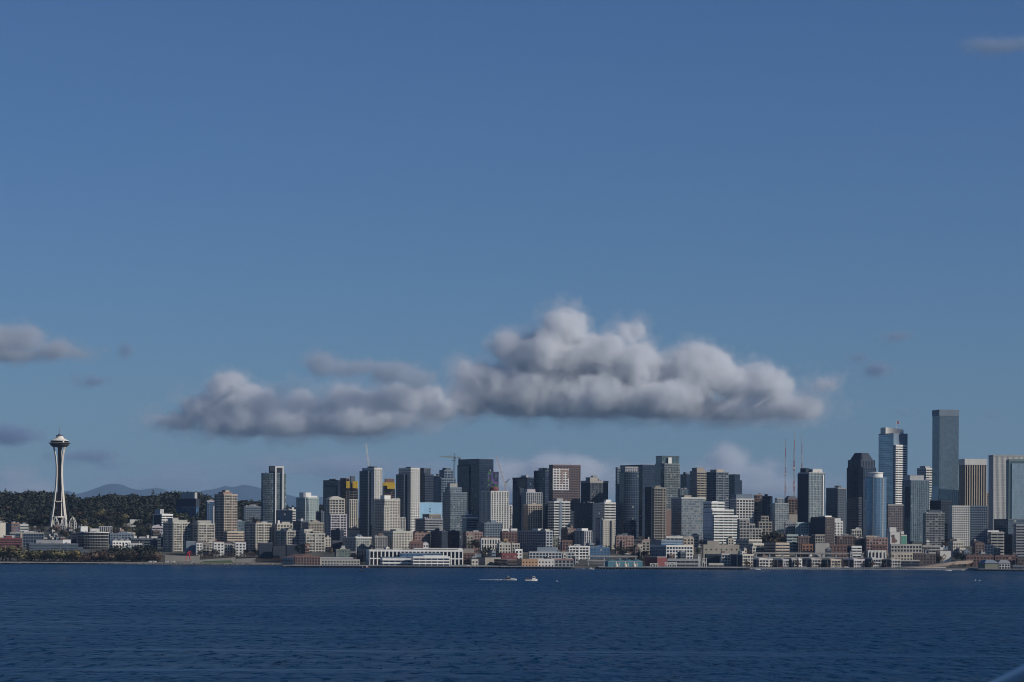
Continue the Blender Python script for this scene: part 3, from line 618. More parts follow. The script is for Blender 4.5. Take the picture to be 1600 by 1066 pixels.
b('beige_ziggurat', 'beige stepped office with a square tower top', 1184, 1186, 1206, 816, 4250, 'grid', 'sand', 'dark', tiers=[(.2, .75, .1, .8, 807, 'grid')], ph=False)
b('stepped_grid_block', 'beige gridded block with descending roofline below white office', 1152, 1156, 1190, 826, 4160, 'grid', 'stone', 'dark', tiers=[(.0, .45, .1, .9, 812, 'grid'), (.45, .7, .1, .9, 819, 'grid')], ph=False)
b('cube_white_tower', 'little white tower of stacked cubes right of the maroon tower', 1302, 1303, 1317, 815, 4200, 'punch', 'white', 'dark', pent=[(.0, .75, .1, .8, 4.5, 'white')])
b('bluegreen_office', 'blue-green ribbon office with white gridded right-hand front', 1016, 1041, 1082, 853, 3960, 'grid', 'offwhite', 'navy', ae=34, lstrips=[(.05, 1, .12, .22, 'bgrey'), (.05, 1, .34, .44, 'bgrey'), (.05, 1, .56, .66, 'bgrey'), (.05, 1, .78, .88, 'bgrey')],
  tiers=[(.0, .8, .3, .98, 844.5, 'ribbon', 'bgrey', 'blue')], ph=False)
b('tan_annex', 'little tan block at the right roof end of the blue-green office', 1067, 1068, 1084, 841, 4060, 'punch', 'tan', 'dark')
b('white_ribbon_annex', 'low white ribbon block behind the blue-green office', 1040, 1041, 1067, 839, 4090, 'ribbon', 'offwhite', 'dark')
b('cold_store', 'beige windowless cold store with a few square openings', 1097, 1099, 1155, 852, 3990, dict(fh=8, bw=7, bf=.7, pf=.7, bd=.15, pd=.25), 'sand', 'dark', tiers=[(.12, .45, .2, .8, 845, 'blank', 'sand')], ph=False)
b('tall_pink_condo', 'narrow pinkish condominium before the cold store', 1127, 1127.5, 1141, 866, 3860, 'balc', 'offwhite', 'dark', tiers=[(.0, .4, .0, .8, 861, 'blank', 'salmon')], ph=False)
b('dark_condo_wing', 'dark low condominium left of the pinkish one', 1103, 1103, 1126, 867, 3870, 'fine', 'navy', 'dark', ph=False)
b('cream_condo', 'cream waterfront condominium with black shaded side', 1142, 1160, 1176, 867, 3850, 'balc', 'cream', 'dark', lstrips=[(0, 1, 0, .97, 'navy')])  # the shaded side is a navy sheet over the left face
b('salmon_brick_row', 'long salmon brick low building above the teal pier shed', 961, 963, 990, 838, 4090, 'punch', 'salmon', 'resid', tiers=[(.3, .5, -.4, -.03, 845, 'punch')])
b('gable_house', 'pair of small cream houses among dark trees', 995, 996, 1004, 852, 4030, 'punch', 'cream', 'dark', gable=(2.5, 'salmon'), gables=2, ph=False)
b('timber_house', 'small brown roofed house left of the blue-green office', 1002, 1003, 1015, 846, 4060, 'punch', 'sand', 'dark', hip=(3, .5, .4, 'salmon'), ph=False)
b('red_shed', 'red waterfront shed with darker left half', 1008, 1027, 1042, 871, 3850, 'blank', 'red', ph=False)
b('grey_pier_hall', 'low grey hall behind the aquarium pier', 1042, 1043, 1092, 874, 3855, 'ribbon', 'grey', 'dark', ph=False)
b('sand_shore_hall', 'low cream hall with flat roof right of the grey pier hall', 1108, 1108, 1130, 881, 3800, 'ribbon', 'cream', 'dark', ph=False)
b('ribbon_beige_block', 'beige ribbon-window block with dark left side, lower of two', 1150, 1170, 1190, 844, 4060, 'ribbon', 'cream', 'dark', tiers=[(.0, 1.2, -.3, -.03, 850, 'ribbon')], ph=False)
b('ribbon_tan_block', 'tan ribbon-window block right of the lower beige one', 1194, 1212, 1233, 849, 4030, 'ribbon', 'tan', 'dark', ph=False)
b('olive_stack_house', 'stacked pale green terrace house behind the viaduct', 1229, 1230, 1246, 836, 4110, 'deck', 'aqua', 'resid', ph=False)
b('brown_warehouse', 'brown brick warehouse below the mint green block', 1246, 1247, 1267, 839, 4100, 'loft', 'brown', 'dark')
b('tan_side_block', 'block with tan blank wall and brown windows below maroon tower', 1268, 1274, 1289, 836, 4100, 'loft', 'sand', 'dark', ph=False)
b('pale_triangle_block', 'low pale block with slanting wall behind the viaduct', 1273, 1274, 1296, 850, 3980, 'blank', 'stone', ph=False)
b('rust_row', 'low rust red brick row behind the viaduct', 1294, 1296, 1323, 852, 3985, 'punch', 'brick', 'dark', ph=False)
b('rust_shop_row', 'little orange-roofed shop row left of the pale slanting block', 1252, 1253, 1270, 851, 3990, 'punch', 'rust', 'dark', ph=False)
b('brown_loft', 'wide brown brick loft building below the hip-roofed skyscraper', 1305, 1308, 1336, 838, 4080, 'loft', 'brown', 'dark')
b('umber_loft', 'darker brick loft right of the wide brown one', 1336, 1337, 1352, 842, 4070, 'loft', 'umber', 'dark')
b('cream_loft', 'cream loft with tall windows behind the brown lofts', 1329, 1331, 1346, 828, 4160, 'loft', 'cream', 'dark')
b('peach_hotel', 'peach coloured hotel with stepped roof below the round blue tower', 1351, 1354, 1387, 841, 4060, 'punch', 'salmon', 'dark', tiers=[(.0, .4, .2, .9, 838, 'punch', 'tan', 'dark')])
b('brick_front_row', 'dark brick row in front of the peach hotel', 1362, 1363, 1384, 852, 3990, 'punch', 'brick', 'dark', ph=False)
b('white_column_hall', 'hall with a row of white arched columns', 1354, 1356, 1384, 861, 3900, dict(fh=9, bw=5, bf=.2, pf=.42, bd=.3, pd=.8), 'offwhite', 'dark', ph=False)
b('white_box_pair', 'two small white boxes on a roof behind the viaduct', 1330, 1331, 1346, 854, 3960, 'ribbon', 'white', 'dark', ph=False)
b('mural_block', 'white block with dark red figure painted on its wall', 1386, 1391, 1406, 832, 4120, 'blank', 'offwhite', ph=False, tiers=[(.0, .7, .2, .9, 824, 'blank')])
b('green_sign_block', 'narrow block with a green sign wall', 1407, 1408, 1417, 836, 4130, 'blank', 'offwhite', ph=False, pent=[(.0, .5, .1, .8, 5, 'offwhite')])
b('cream_market_block', 'long cream market building with square arcade openings', 1390, 1392, 1440, 851, 3970, dict(fh=5, bw=4.5, bf=.4, pf=.35, bd=.3, pd=.4), 'stone', 'dark', ph=False)
b('yellow_row', 'low yellowish row with dark square windows above overlook walk', 1391, 1393, 1426, 865, 3880, dict(fh=5, bw=4, bf=.45, pf=.45, bd=.15, pd=.2), (.43, .39, .30), 'dark', ph=False)
# --- 1300..1600
b('hip_skyscraper', 'dark skyscraper with stepped shoulders and hipped crown', 1320, 1345, 1372, 731, 4600, dict(fh=4, bw=4, bf=.15, pf=.3, bd=.1, pd=.5), (.03, .045, .07), 'navy', shape='chamfer', tiers=[(.1, .9, .1, .9, 719, 'ribs', (.06, .08, .11), 'navy')], ph=False, hip=(24, -4.5, .6, (.025, .035, .055), 12.9))
b('striped_wall_tower', 'brown striped block at the foot of the hip-roofed skyscraper', 1323, 1340, 1346, 778, 4400, 'ribbon', (.06, .06, .075), 'navy', ph=False)
b('round_blue_tower', 'round blue glass tower with white drum top', 1352, 1352, 1387, 747, 4360, dict(fh=4.0, bw=2.3, bf=.12, pf=.06, bd=.15, pd=.12), 'bgrey', 'mirrorblue', shape='round', depth=30, ph=False)
b('sail_skyscraper', 'blue-grey skyscraper with curved roof and white ribbed strip', 1373, 1396, 1418, 678, 4720, dict(fh=3.9, bw=2.8, bf=.2, pf=.14, bd=.1, pd=.16), (.16, .2, .24), 'mirror', ph=False, tiers=[(.05, .8, -.12, -.02, 696, dict(fh=3.9, bw=6, bf=.5, pf=.06, bd=.5, pd=.2), 'white', 'dark')])
b('brown_slab', 'plain brown grid slab between blue round tower and teal tower', 1386, 1388, 1411, 789, 4420, dict(fh=3.8, bw=2.8, bf=.4, pf=.4, bd=.15, pd=.25), (.19, .165, .17), 'dark', cap=(1.2, 'stone'), ph=False)
b('teal_pier_tower', 'blue-teal tower with pale piers left of the tallest tower', 1410, 1423, 1452, 751, 4480, dict(fh=3.8, bw=3, bf=.14, pf=.3, bd=.1, pd=.4), 'bgrey', 'teal', pent=[(.0, .75, .1, .8, 8, 'lgrey')], lstrips=[(.1, .6, .4, .9, 'char')])
b('white_back_tower', 'white tower peeping out behind the blue-teal one', 1433, 1447, 1457, 732, 4850, 'ribbon', 'offwhite', 'dark', pent=[(.0, .7, .1, .7, 3.5, 'lgrey')])
b('tallest_tower', 'tallest tower, blue-grey, covered in fine irregular facets', 1457, 1468, 1498, 641, 4700, dict(fh=3.6, bw=3.2, bf=.10, pf=.22, bd=.1, pd=.16), (.09, .115, .14), 'mirrordark', ph=False, cap=(9, 'bgrey'))
b('white_cap_rib_tower', 'tan and dark ribbed tower with broad white top band', 1499, 1508, 1541, 718, 4840, dict(fh=4, bw=4.2, bf=.06, pf=.42, bd=.05, pd=.7), 'tan', 'black', capo=1.1, cap=(9, 'offwhite'), ph=False)
b('right_edge_tower', 'broad white ribbed tower with green glass at right edge', 1545, 1552, 1630, 712, 4640, dict(fh=4, bw=2.0, bf=.12, pf=.55, bd=.1, pd=.4), 'offwhite', 'pale', ph=False, cap=(1.5, 'stone'), tiers=[(.30, 1.02, -.10, -.02, 718, dict(fh=200, bw=90, bf=.02, pf=.03, bd=.1, pd=.2), (.17, .22, .21), 'teal'), (.36, 1.02, -.15, -.105, 725, dict(fh=8, bw=4.5, bf=.04, pf=.03, bd=.06, pd=.08), (.25, .3, .33), 'skyp')])
b('thin_back_tower', 'thin pale tower between ribbed tower and right edge tower', 1540, 1541, 1546, 770, 4860, 'punch', 'tan', 'dark', ph=False)
b('dark_foot_block', 'black block at the foot of the tallest tower', 1453, 1470, 1488, 783, 4560, 'curtain', 'navy', 'black', ph=False)
b('steel_balcony_tower', 'grey steel balcony tower below the tallest tower', 1443, 1447, 1475, 802, 4260, dict(fh=3.4, bw=4.5, bf=.3, pf=.2, bd=.8, pd=.3), 'grey', 'sun', pent=[(.15, .85, .1, .7, 4.5, 'dgrey')])
b('tan_slip_block', 'tiny tan block tucked right of the grey steel balcony tower', 1474.5, 1475, 1481, 818, 4330, 'loft', 'tan', 'dark', ph=False)
b('white_grid_tower', 'white office with dense dark square windows right of tallest tower', 1483, 1488, 1515, 791, 4310, dict(fh=3.5, bw=3, bf=.42, pf=.4, bd=.15, pd=.22), 'offwhite', 'dark', ph=False)
b('shaded_grid_part', 'shaded part of the white window-grid office, its shadow coloured blue-grey', 1515.5, 1516, 1543, 791, 4318, dict(fh=3.5, bw=3, bf=.38, pf=.3, bd=.15, pd=.22), 'bgrey', 'navy', ph=False)  # wall colour holds the shadow lying on the white office
b('cream_balcony_flats', 'cream balcony flats below the right edge tower', 1546, 1549, 1568, 832, 4060, 'deck', 'stone', 'dark', pent=[(-.3, .6, .0, .4, 2.5, 'white')])
b('navy_right_block', 'navy block between cream balcony flats and right edge', 1568, 1582, 1588, 836, 4080, 'fine', 'navy', 'black', ph=False)
b('glass_right_block', 'blue glass low tower under the right edge tower', 1553, 1575, 1610, 812, 4300, 'curtain', 'dgrey', 'steel', ph=False)
b('ribbon_edge_tower', 'grey ribbon tower cut by the right edge', 1584, 1588, 1625, 820, 3990, 'ribbon', 'grey', 'dark', ph=False)
b('brown_gable_tower', 'brown brick block with dark gables right of centre slope', 1519, 1524, 1538, 850, 4000, 'punch', 'brown', 'resid', gable=(3, 'umber'), ph=False)
b('white_window_block', 'white block with two rows of square windows, right slope', 1536.5, 1537.5, 1552, 852, 4010, 'punch', 'offwhite', 'dark', ph=False)
b('cream_slope_block', 'cream slope block with shaded left side under white grid office', 1481, 1489, 1505, 847, 4040, 'punch', 'cream', 'resid', tiers=[(.4, 1, -.5, -.05, 857, 'punch')])
b('red_terrace', 'low brick terrace with dark arches, left of two at right', 1508, 1510, 1552, 869, 3880, 'punch', 'brick', 'dark', gable=(2, 'umber'), gables=5, ph=False)
b('red_terrace', 'low brick terrace right of the arched one, above pier pavilion', 1553, 1555, 1586, 869, 3885, 'punch', 'brick', 'dark', ph=False)
b('umber_edge_house', 'dark brick house at the right edge', 1588, 1590, 1615, 873, 3880, 'punch', 'umber', 'dark', ph=False)
b('white_stair_block', 'white wall block with stepped outline left of cream slope block', 1468, 1469, 1486, 861, 3950, 'blank', 'offwhite', ph=False, tiers=[(.0, .3, .2, .8, 855, 'blank')])
b('ribbon_market_block', 'brown ribbon-window block between cream market and white stair wall', 1440, 1442, 1469, 853, 3975, 'ribbon', 'stone', 'brown' if False else 'dark', ph=False)
b('dim_row', 'shadowed brick row beneath the ribbon-window market block', 1427, 1428, 1462, 866, 3890, 'punch', 'umber', 'dark', ph=False)

def fillers():
    """small low-rise houses and shops that fill the gaps of the slope"""
    r = random.Random(21); n0 = len(SPEC); used = set()
    words = dict(cream='cream', stone='stone grey', brick='brick red', brown='brown', sand='sand coloured', grey='grey', umber='dark brown', offwhite='off-white', salmon='pinkish', dgrey='dark grey', bgrey='blue-grey', tan='tan')
    names = list(BUILT)
    for i in range(260):
        px = r.choice([r.uniform(440, 1590), r.uniform(700, 1590), r.uniform(172, 440), r.uniform(36, 172)]); Y = r.uniform(3900, 4330) if px > 440 else r.uniform(4330, 4650) if px > 172 else r.uniform(4450, 4840)
        w = r.uniform(5, 14); k = r.choice(list(words) + ['dgrey', 'umber', 'brown', 'grey', 'bgrey', 'dgrey', 'brick']); X = (px - CX) / F * Y
        h = r.uniform(7, 17) if px > 172 else r.uniform(4, 8); yt = 0
        q = Vector((X, Y, ground(X, Y) + h)); v2 = (q.z - H) * F / Y; u2 = X * F / Y
        yt = HZ - (v2 * cr - u2 * sr); l = w * r.uniform(.15, .5)
        C, er, el, ww, dd = footprint(px, px + l, px + w, yt, Y); base = [C.xy, C.xy + er * ww, C.xy + er * ww + el * dd, C.xy + el * dd]
        wp = [tuple(p) for p in offset_poly([tuple(p) for p in base], 1.2)]
        if hit(wp): continue
        best = min(names, key=lambda n: (BUILT[n][1].xy + BUILT[n][2] * BUILT[n][4] / 2 - C.xy).length)
        side = 'left of' if px + w / 2 < CX + (BUILT[best][1].x + BUILT[best][2].x * BUILT[best][4] / 2) / BUILT[best][1].y * F else 'right of'
        lab = 'small ' + words[k] + ' low building ' + side + ' the ' + ' '.join(best.split()[:7])
        if lab in used: continue
        used.add(lab)
        st = r.choice(['punch', 'punch', 'loft', 'ribbon', 'fine', 'balc']); kw = {}
        if r.random() < .3: kw = dict(gable=(2.2, r.choice(['brown', 'grey', 'umber'])), gables=r.choice([1, 2]), ph=False)
        realise((Y, 900 + i, 'low_building', lab, px, px + l, px + w, yt, st, k, r.choice(['dark', 'resid', 'dark', 'navy']), kw))

b('dark_hall', 'low dark glass hall with pale edge left of the curved overlook ramp', 1404, 1405, 1436, 876, 3822, 'ribbon', 'char', 'black', cap=(.8, 'stone'), ph=False)
# ------------------------------------------------------------------ custom details on single buildings
def local(label, u, v, z): t, C, er, el, w, d, h, zg = BUILT[label]; q = er * (w * u) + el * (d * v); return Vector((q.x, q.y, z))
def quadslab(mb, a, b_, n, th, z0, z1):
    mb.prism([(a.x + n.x * th, a.y + n.y * th), (b_.x + n.x * th, b_.y + n.y * th), (b_.x, b_.y), (a.x, a.y)], z0, z1)

def find(prefix): return next(k for k in BUILT if k.startswith(prefix))

def details():
    # white frame on the tall green-grey tower
    k = find('tall green-grey tower'); t, C, er, el, w, d, h, zg = BUILT[k]; n = Vector((er.y, -er.x)); zt = P(429, 731, C.y).z - zg
    off = n * (.16 * d + .2)
    for u0, u1 in ((.50, .56), (.82, .88)):
        m = MB(); quadslab(m, local(k, u0, 0, 0).xy + off, local(k, u1, 0, 0).xy + off, n, 1.6, 0, zt); m.build('frame_post', wm('white'), t)
    m = MB(); quadslab(m, local(k, .50, 0, 0).xy + off, local(k, .88, 0, 0).xy + off, n, 1.7, zt + .01, zt + 2.6); m.build('frame_beam', wm('white'), t)
    # yellow screens round the two unfinished towers
    for pre, x0, x1, y0, y1, Yo in (('dark brown building-site', 541, 548, 752, 763, -2), ('unfinished tower', 551, 559, 752, 763, -1.5), ('bare brown tower frame', 598, 605, 754, 759, -2), ('bare brown tower frame', 605, 617, 754, 764, -2)):
        k = find(pre); t, C, er, el, w, d, h, zg = BUILT[k]; Y = C.y - 3
        a, c_ = P(x0, y1, Y), P(x1, y0, Y)
        m = MB(); nn = 4
        for i in range(nn):
            xa, xb = a.x + (c_.x - a.x) * i / nn, a.x + (c_.x - a.x) * (i + .94) / nn
            m.box(xa - C.x, xb - C.x, -3 - .2 * (i % 2), 2.2 + .02 * i, a.z - zg, c_.z - zg)
        m.build('screen', wm((.72, .48, .05)), t)
    # red drum on the cream ribbed tower
    k = find('cream tower with strong white ribs'); t, C, er, el, w, d, h, zg = BUILT[k]; p = local(k, .35, .35, 0)
    m = MB(); m.lathe([(6.5, h), (6.5, h + 2.2), (7.6, h + 2.3), (7.6, h + 3.4), (6.6, h + 3.5), (6.2, h + 6), (4, h + 7.2)], 20, p.x, p.y); m.build('cap_drum', wm('red'), t)
    # white drum and pale vertical strips on the round blue tower
    k = find('round blue glass tower'); t, C, er, el, w, d, h, zg = BUILT[k]; p = local(k, .5, .5, 0); r_ = min(w, d) / 2
    m = MB(); m.lathe([(r_ * .74, h + .9), (r_ * .74, h + 7.5), (r_ * .8, h + 7.6), (r_ * .8, h + 8.6), (r_ * .3, h + 9.4)], 28, p.x, p.y); m.build('top_drum', wm('white'), t)
    for q in (-.35, .62):
        u, v = .5 + .5 * math.sin(q), .5 - .5 * math.cos(q); pp = local(k, u, v, 0); o = (pp - p).normalized()
        m = MB(); s_ = Vector((-o.y, o.x, 0)); a = pp - s_ * .9; c_ = pp + s_ * .9
        m.prism([(a.x + o.x * .5, a.y + o.y * .5), (a.x - o.x, a.y - o.y), (c_.x - o.x, c_.y - o.y), (c_.x + o.x * .5, c_.y + o.y * .5)][::-1], 0, h); m.build('mullion_strip', wm('stone'), t)
    # curved white roof screen of the sail skyscraper, with flagpole
    k = find('blue-grey skyscraper with curved roof'); t, C, er, el, w, d, h, zg = BUILT[k]
    m = MB(); n_ = 12
    lo = [local(k, .02 + .80 * i / n_, .10 + .45 * math.sin(math.pi * (1 - i / n_) / 2), 0) for i in range(n_ + 1)]
    for i in range(n_):
        a, c_ = lo[i], lo[i + 1]; za, zc = h + 11 - 3.5 * (i / n_) ** 2, h + 11 - 3.5 * ((i + 1) / n_) ** 2
        m.quad((a.x, a.y, h + .8), (c_.x, c_.y, h + .8), (c_.x, c_.y, zc), (a.x, a.y, za))
    back = [local(k, .02 + .8 * i / n_, .9, 0) for i in range(n_ + 1)]
    for i in range(n_):
        za, zc = h + 11 - 3.5 * (i / n_) ** 2, h + 11 - 3.5 * ((i + 1) / n_) ** 2
        m.quad((lo[i].x, lo[i].y, za), (lo[i + 1].x, lo[i + 1].y, zc), (back[i + 1].x, back[i + 1].y, zc), (back[i].x, back[i].y, za))
    a, c_ = lo[0], back[0]; m.quad((c_.x, c_.y, h + .8), (a.x, a.y, h + .8), (a.x, a.y, h + 11), (c_.x, c_.y, h + 11))
    a, c_ = lo[-1], back[-1]; m.quad((a.x, a.y, h + .8), (c_.x, c_.y, h + .8), (c_.x, c_.y, h + 7.5), (a.x, a.y, h + 7.5))
    m.build('curved_roof', wm('offwhite'), t)
    p = local(k, .62, .4, h + 7)
    fl = thing('flagpole', 'flagpole with red and white flag on the curved-roof skyscraper', 'flagpole', Vector((C.x, C.y, zg)) + p)
    m = MB(); m.tube([(0, 0, 0), (0, 0, 15.5)], [.35, .2], 8); m.build('pole', wm('offwhite'), fl)
    m = MB()
    for i in range(6):
        x0, x1 = .25 + i * .8, .25 + (i + 1) * .8; dz0, dz1 = -.25 * i, -.25 * (i + 1); y0, y1 = .5 * math.sin(i), .5 * math.sin(i + 1)
        for j in range(2):
            za, zb = 15.2 - j * 2.0, 13.2 - j * 2.0
            m.quad((x0, y0, zb + dz0), (x1, y1, zb + dz1), (x1, y1, za + dz1), (x0, y0, za + dz0), (i + j) % 2)
    fm, nt, bs = new_mat('flag_cloth'); at = nt.nodes.new('ShaderNodeAttribute'); at.attribute_name = 'tint'
    rp = nt.nodes.new('ShaderNodeValToRGB'); rp.color_ramp.elements[0].color = (.5, .05, .05, 1); rp.color_ramp.elements[1].color = (.5, .48, .5, 1)
    nt.links.new(at.outputs['Fac'], rp.inputs[0]); nt.links.new(rp.outputs[0], bs.inputs['Base Color'])
    m.build('flag', fm, fl, tint=True)
    # sunlit patch on the brown banded tower, modelled as a white and coral lattice
    k = find('tall brown tower with fine bands'); t, C, er, el, w, d, h, zg = BUILT[k]
    z1, z0 = P(880, 732, C.y).z - zg, P(880, 766, C.y).z - zg; n = Vector((er.y, -er.x))
    def sun_patch(v0, v1, za, zb, mat, th=1.0):
        m = MB(); quadslab(m, local(k, .58 - .8 * v1, 0, 0).xy, local(k, .58 - .8 * v0, 0, 0).xy, n, th, za, zb); return m.build('lattice', wm(mat), t)
    H_ = z1 - z0
    for i in range(9):
        za = z0 + H_ * i / 8.6; sun_patch(.02, .72, za, za + H_ * .045, 'white', 1.0)
    for i in range(6): sun_patch(.02 + .14 * i - .015, .02 + .14 * i + .015, z0, z1, 'white', .8)
    sun_patch(.30, .36, z0 + H_ * .3, z1 - H_ * .05, 'salmon', 1.3); sun_patch(.02, .36, z1 - H_ * .16, z1 - H_ * .05, 'salmon', 1.35); sun_patch(.02, .08, z1 - H_ * .45, z1 - H_ * .12, 'salmon', 1.4)
    # two dark openings in the sky-blue wall
    k = find('building with plain pale sky-blue'); t, C, er, el, w, d, h, zg = BUILT[k]; n = Vector((er.y, -er.x))
    for yy in (795, 799.3):
        zc = P(672, yy, C.y).z - zg; m = MB(); quadslab(m, local(k, .43, 0, 0).xy, local(k, .475, 0, 0).xy, n, .5, zc - .9, zc + .9); m.build('vent', wm('char'), t)
    # painted wall: abstract dark red and black shapes, and the green sign wall
    k = find('white block with dark red figure'); t, C, er, el, w, d, h, zg = BUILT[k]; n = Vector((er.y, -er.x))
    for u0, u1, a, c_, mat in ((.15, .55, .25, .62, 'brick'), (.2, .45, .62, .9, 'umber'), (.55, .72, .3, .5, 'brown'), (.1, .2, .7, .85, 'char')):
        m = MB(); quadslab(m, local(k, u0, 0, 0).xy, local(k, u1, 0, 0).xy, n, .12, h * (.35 + .6 * a), h * (.35 + .6 * c_)); m.build('mural', wm(mat), t)
    k = find('narrow block with a green sign'); t, C, er, el, w, d, h, zg = BUILT[k]; n = Vector((er.y, -er.x))
    m = MB(); quadslab(m, local(k, .05, 0, 0).xy, local(k, .95, 0, 0).xy, n, .3, h * .15, h * .95); m.build('sign_panel', wm('green'), t)
    # the tallest tower flares towards its foot
    k = find('tallest tower'); t, C, er, el, w, d, h, zg = BUILT[k]
    m = MB(); a, c_ = local(k, 0, 0, 0), local(k, 0, 1, 0); z_ = h * .42
    for (p, q, nn) in ((local(k, 0, 1, 0), local(k, 0, 0, 0), -er), (local(k, 1, 0, 0), local(k, 1, 1, 0), er)):
        o = nn * 6; e1 = .25
        m.face([(p.x, p.y, z_), (p.x + o.x, p.y + o.y, 0), (q.x + o.x, q.y + o.y, 0), (q.x, q.y, z_)]); m.face([(q.x, q.y, z_), (q.x + o.x, q.y + o.y, 0), (q.x, q.y, 0)]); m.face([(p.x, p.y, z_), (p.x, p.y, 0), (p.x + o.x, p.y + o.y, 0)])
    m.build('flared_base', gm('steel'), t)

# ------------------------------------------------------------------ observation tower
def needle():
    Y = 4900; c = P(92.5, 828, Y); base = Vector((c.x, c.y, c.z - 6)); s = Y / F
    t = thing('observation_tower', 'slender white three-legged observation tower with saucer top', 'tower', base)
    def z(py): return P(92.5, py, Y).z - base.z
    white = wm((.66, .62, .54)); prof = [(828, 13.5), (812, 11.2), (795, 8.8), (775, 6.6), (757, 4.9), (742, 4.2), (728, 4.3), (715, 5.4), (705, 7.2), (697.5, 9.0)]
    for k in range(3):
        q = R(90) + k * R(120); o = Vector((math.cos(q), math.sin(q), 0)); sd = Vector((-o.y, o.x, 0))
        m = MB()
        for sgn in (-1, 1):
            pts = [o * (r_ * s * 1.12) + sd * (sgn * (.8 + 1.0 * (r_ / 13))) + Vector((0, 0, z(py))) for py, r_ in prof]
            pts[0].z = 0
            m.tube(pts, [1.7, 1.6, 1.5, 1.45, 1.4, 1.35, 1.25, 1.15, 1.1, 1.0], 6)
        for i in range(len(prof) - 1):
            for f in (.1, .6):
                py, r_ = [prof[i][j] * (1 - f) + prof[i + 1][j] * f for j in (0, 1)]
                p_ = o * (r_ * s * 1.12) + Vector((0, 0, z(py))); m.bar(p_ - sd * (.8 + 1.0 * r_ / 13), p_ + sd * (.8 + 1.0 * r_ / 13), .5)
        m.build('leg', white, t)
    m = MB()
    for k in range(6):
        q = k * R(60); m.bar((2.6 * math.cos(q), 2.6 * math.sin(q), 0), (2.6 * math.cos(q), 2.6 * math.sin(q), z(698)), .55)
    m.prism([(2.3 * math.cos(k * R(60)), 2.3 * math.sin(k * R(60))) for k in range(6)], 0, z(697))
    m.build('elevator_core', wm((.10, .075, .07)), t)
    for py, rr, th, nm in ((808, 11.6, 2.8, 'platform'), (784, 8.6, 2.2, 'brace_ring')):
        m = MB(); m.lathe([(rr * s * .9, z(py) - th / 2), (rr * s, z(py) - th / 3), (rr * s, z(py) + th / 3), (rr * s * .9, z(py) + th / 2)], 6 if nm != 'platform' else 24); m.build(nm, white, t)
    u = MB(); u.lathe([(3, z(699.5)), (11.5 * s, z(698.2)), (14.5 * s, z(695.6)), (14.8 * s, z(693.8))], 48); u.build('saucer_underside', wm((.045, .04, .038)), t, smooth=False)
    u = MB(); u.lathe([(14.6 * s, z(693.7)), (17.4 * s, z(692.8)), (17.6 * s, z(692.2)), (14.6 * s, z(691.6))], 48); u.build('halo_ring', wm((.20, .18, .16)), t)
    u = MB(); u.lathe([(14.4 * s, z(691.5)), (13.6 * s, z(688.9)), (13.2 * s, z(688.8))], 48); u.build('window_band', gm('black'), t)
    u = MB(); u.lathe([(14.4 * s, z(689.0)), (14.2 * s, z(688.5)), (10.5 * s, z(686.9)), (7.0 * s, z(685.2)), (5.6 * s, z(683.4)), (5.4 * s, z(681.8)), (4.9 * s, z(681.6))], 48); u.build('saucer_roof', wm((.70, .66, .58)), t)
    u = MB(); u.lathe([(5.8 * s, z(681.5)), (5.7 * s, z(680.3)), (3 * s, z(680.1)), (2.6 * s, z(678.6)), (1 * s, z(678.3))], 24); u.build('top_deck', wm('dgrey'), t)
    u = MB(); u.tube([(0, 0, z(679)), (0, 0, z(674)), (0, 0, z(666.5))], [.8, .5, .25], 6); u.build('spire', wm('grey'), t)
    for i, (px, yb, Ya, wd, lab) in enumerate(((87, 826, 4860, 4.6, 'white lattice arch at left foot of the observation tower'), (101, 826, 4850, 4.6, 'white lattice arch at right foot of the observation tower'), (113.5, 826, 4850, 6.0, 'white lattice arch standing alone right of the observation tower'))):
        p = P(px, yb + 3, Ya); a = thing('lattice_arch', lab, 'arch', p, 'white arches by the tower'); ss = Ya / F
        top = P(px, 808, Ya).z - p.z
        for k in range(4):
            q = R(35 + 90 * k); m = MB(); pts = []
            for i2 in range(9):
                f = i2 / 8; rr = wd * ss * (1 - max(0, (f - .45) / .55) ** 2.2); pts.append((rr * math.cos(q), rr * math.sin(q), top * f))
            m.tube(pts, [.75] * 9, 5); m.build('rib', wm('offwhite'), a)
            for zf in (.3, .5, .68):
                m = MB(); q2 = q + R(90); rr = wd * ss * (1 - max(0, (zf - .45) / .55) ** 2.2)
                m.bar((rr * math.cos(q), rr * math.sin(q), top * zf), (rr * math.cos(q2), rr * math.sin(q2), top * zf), .3); m.build('tie', wm('offwhite'), a)

